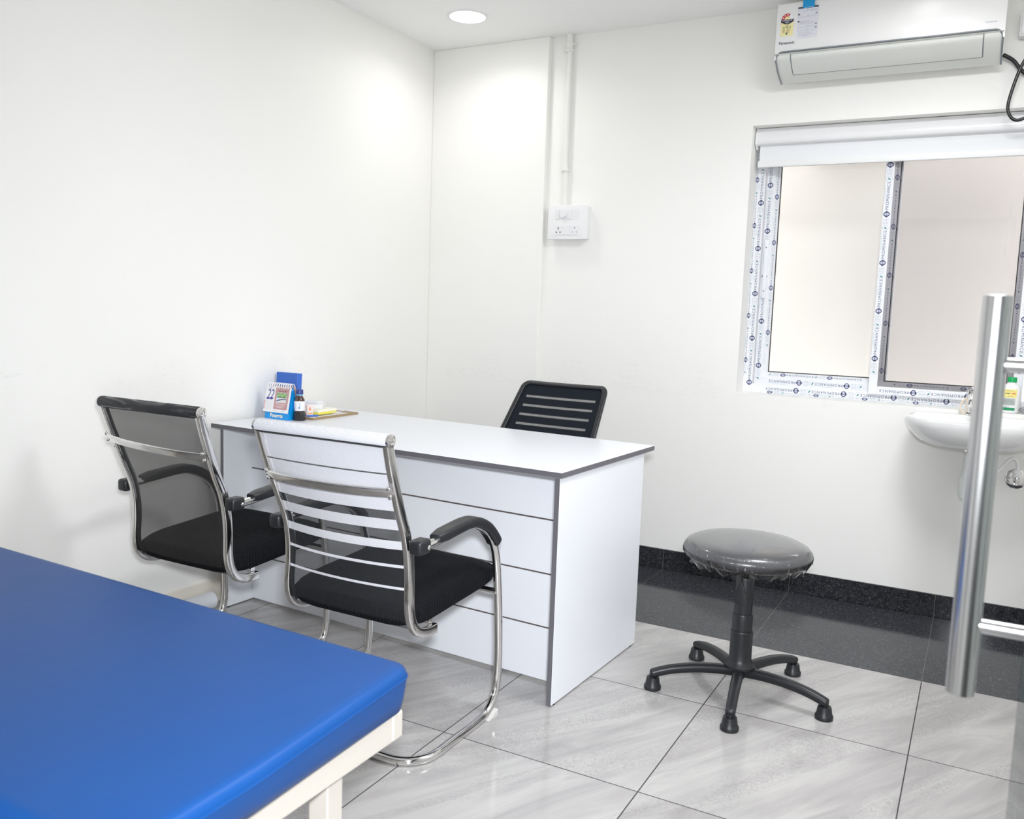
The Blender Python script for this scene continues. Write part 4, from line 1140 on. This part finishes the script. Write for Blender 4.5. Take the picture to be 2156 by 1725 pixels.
def pad_box(name, label, cat, x0, x1, y0, y1, z0, z1, mats, band=None, rz=0., extra=None):
    t = thing(name, label, cat, ((x0 + x1) / 2, (y0 + y1) / 2, z0), rz); hx_, hy_ = (x1 - x0) / 2, (y1 - y0) / 2
    if band:
        B().span((-hx_, -hy_, 0), (hx_, hy_, band), .0006, 1).done('cover', mats[0], t, smooth=False)
        B().span((-hx_ + .001, -hy_ + .001, band), (hx_ - .001, hy_ - .001, z1 - z0), .0006, 1).done('page_block', mats[1], t, smooth=False)
    else: B().span((-hx_, -hy_, 0), (hx_, hy_, z1 - z0), .001, 1).done('carton_body', mats[0], t, smooth=False)
    return t
CWH = mat('white_carton', (.80, .80, .80), .5)
pad_box('note_pad', 'yellow-backed note pad with white pages on the exam pad', 'note pad', .115, .245, -1.205, -1.085, Z0 + .0065, Z0 + .027, (mat('yellow_card', rgb(232, 222, 90), .5), mat('page_edges', rgb(238, 236, 222), .7)), .010)
pk = pad_box('medicine_carton', 'pink and white carton with orange figure 6 right behind the medicine bottle', 'carton', .182, .222, -1.245, -1.209, Z0 + .003, Z0 + .050, (mat('pink_carton', rgb(240, 226, 224), .5),))
d = Decal((.0202, 0, 0), (0, 1, 0), Z); d.text('6', -.010, .022, .018, ink(238, 130, 60), .012, bold=.03); d.rect(-.015, .008, .012, .013, ink(240, 180, 120)); d.done('carton_print', pk)
bx2 = pad_box('medicine_carton', 'long white carton with a dark dot lying on the note pad', 'carton', .100, .225, -1.195, -1.140, Z0 + .0272, Z0 + .0455, (CWH,), rz=.5)
d = Decal((.063, 0, 0), (0, 1, 0), Z); d.disc(0, .008, .0025, ink(70, 70, 80), 12); d.done('carton_print', bx2)
pad_box('medicine_carton', 'small white carton topmost of the pile on the desk', 'carton', .135, .195, -1.160, -1.115, Z0 + .0457, Z0 + .055, (mat('white_carton_b', (.82, .82, .83), .5),), rz=.2)
# rolled plastic on the floor by the left skirting
rl = B(); rl.cyl((.052, -2.05, .036), (.052, -1.612, .036), .036, 24)
tag(rl.done('plastic_roll', mat('cloudy_plastic', (.72, .74, .77), .25)), 'white plastic roll lying on the floor along the left skirting', 'roll')

# ------------------------------------------------------------------ camera
cam = bpy.data.cameras.new('camera'); co = bpy.data.objects.new('camera', cam); COL.objects.link(co)
yaw, pit, rol = .49462, .11303, .03503
fwd = Vector((-math.sin(yaw) * math.cos(pit), math.cos(yaw) * math.cos(pit), -math.sin(pit)))
r_ = fwd.cross(Vector((0, 0, 1))).normalized(); u_ = r_.cross(fwd)
r2 = r_ * math.cos(rol) + u_ * math.sin(rol); u2 = -r_ * math.sin(rol) + u_ * math.cos(rol)
Mc = Matrix((r2, u2, -fwd)).transposed().to_4x4(); Mc.translation = Vector((2.69763, -4.02812, 1.23224)); co.matrix_world = Mc
cam.sensor_fit = 'HORIZONTAL'; cam.sensor_width = 36.; cam.lens = 1830.69 / 2156 * 36; cam.clip_start = .02
cam.dof.use_dof = True; cam.dof.focus_distance = 2.9; cam.dof.aperture_fstop = 5.6
S.camera = co

# ------------------------------------------------------------------ light
def area(name, loc, power, size, col=(1, 1, 1), rot=(0, 0, 0), shape='DISK', spread=180., sy=None):
    l = bpy.data.lights.new(name, 'AREA'); l.energy = power; l.shape = shape; l.size = size
    if sy: l.size_y = sy
    l.color = col; l.spread = math.radians(spread)
    o = bpy.data.objects.new(name, l); COL.objects.link(o); o.location = loc; o.rotation_euler = rot
    return o
WARM = (1., .985, .955)
for x, y, p_ in ((.4548, -.4395, 1.1), (2.42, -.50, .4)):
    area('downlight', (x, y, H - .008), p_, .15, WARM, spread=150.)
for x, y, p_ in ((1.1, -1.9, 1.), (2.65, -1.6, 21.)):
    area('ceiling_fill', (x, y, H - .012), p_, .6, (.955, .972, 1.), shape='SQUARE')  # soft fill lights added under the ceiling, out of view, no fixture modelled
# speedlight on top of the camera
fl = area('camera_flash', tuple(Mc.translation + Vector((.045, 0, .15))), 13.5, .13, (.92, .955, 1.), shape='RECTANGLE', sy=.10)
fl.rotation_euler = (math.radians(90 - 26), 0, .4946); fl.data.spread = math.radians(98)
area('corridor_fill', (RX + .12, -4.75, 1.1), 32., 1.2, (.96, .98, 1.), rot=(0, math.radians(90), 0), shape='RECTANGLE', sy=1.4)  # added side fill shining through the doorway; no corridor window behind it
w = bpy.data.worlds.new('world'); S.world = w; w.use_nodes = True
w.node_tree.nodes['Background'].inputs[0].default_value = (.98, .98, 1., 1); w.node_tree.nodes['Background'].inputs[1].default_value = 2.1
S.view_settings.view_transform = 'Standard'; S.view_settings.look = 'None'; S.view_settings.exposure = .76; S.view_settings.gamma = 1.
S.view_settings.use_curve_mapping = False
S.cycles.use_denoising = True
S.cycles.max_bounces = 10; S.cycles.diffuse_bounces = 6; S.cycles.transparent_max_bounces = 16
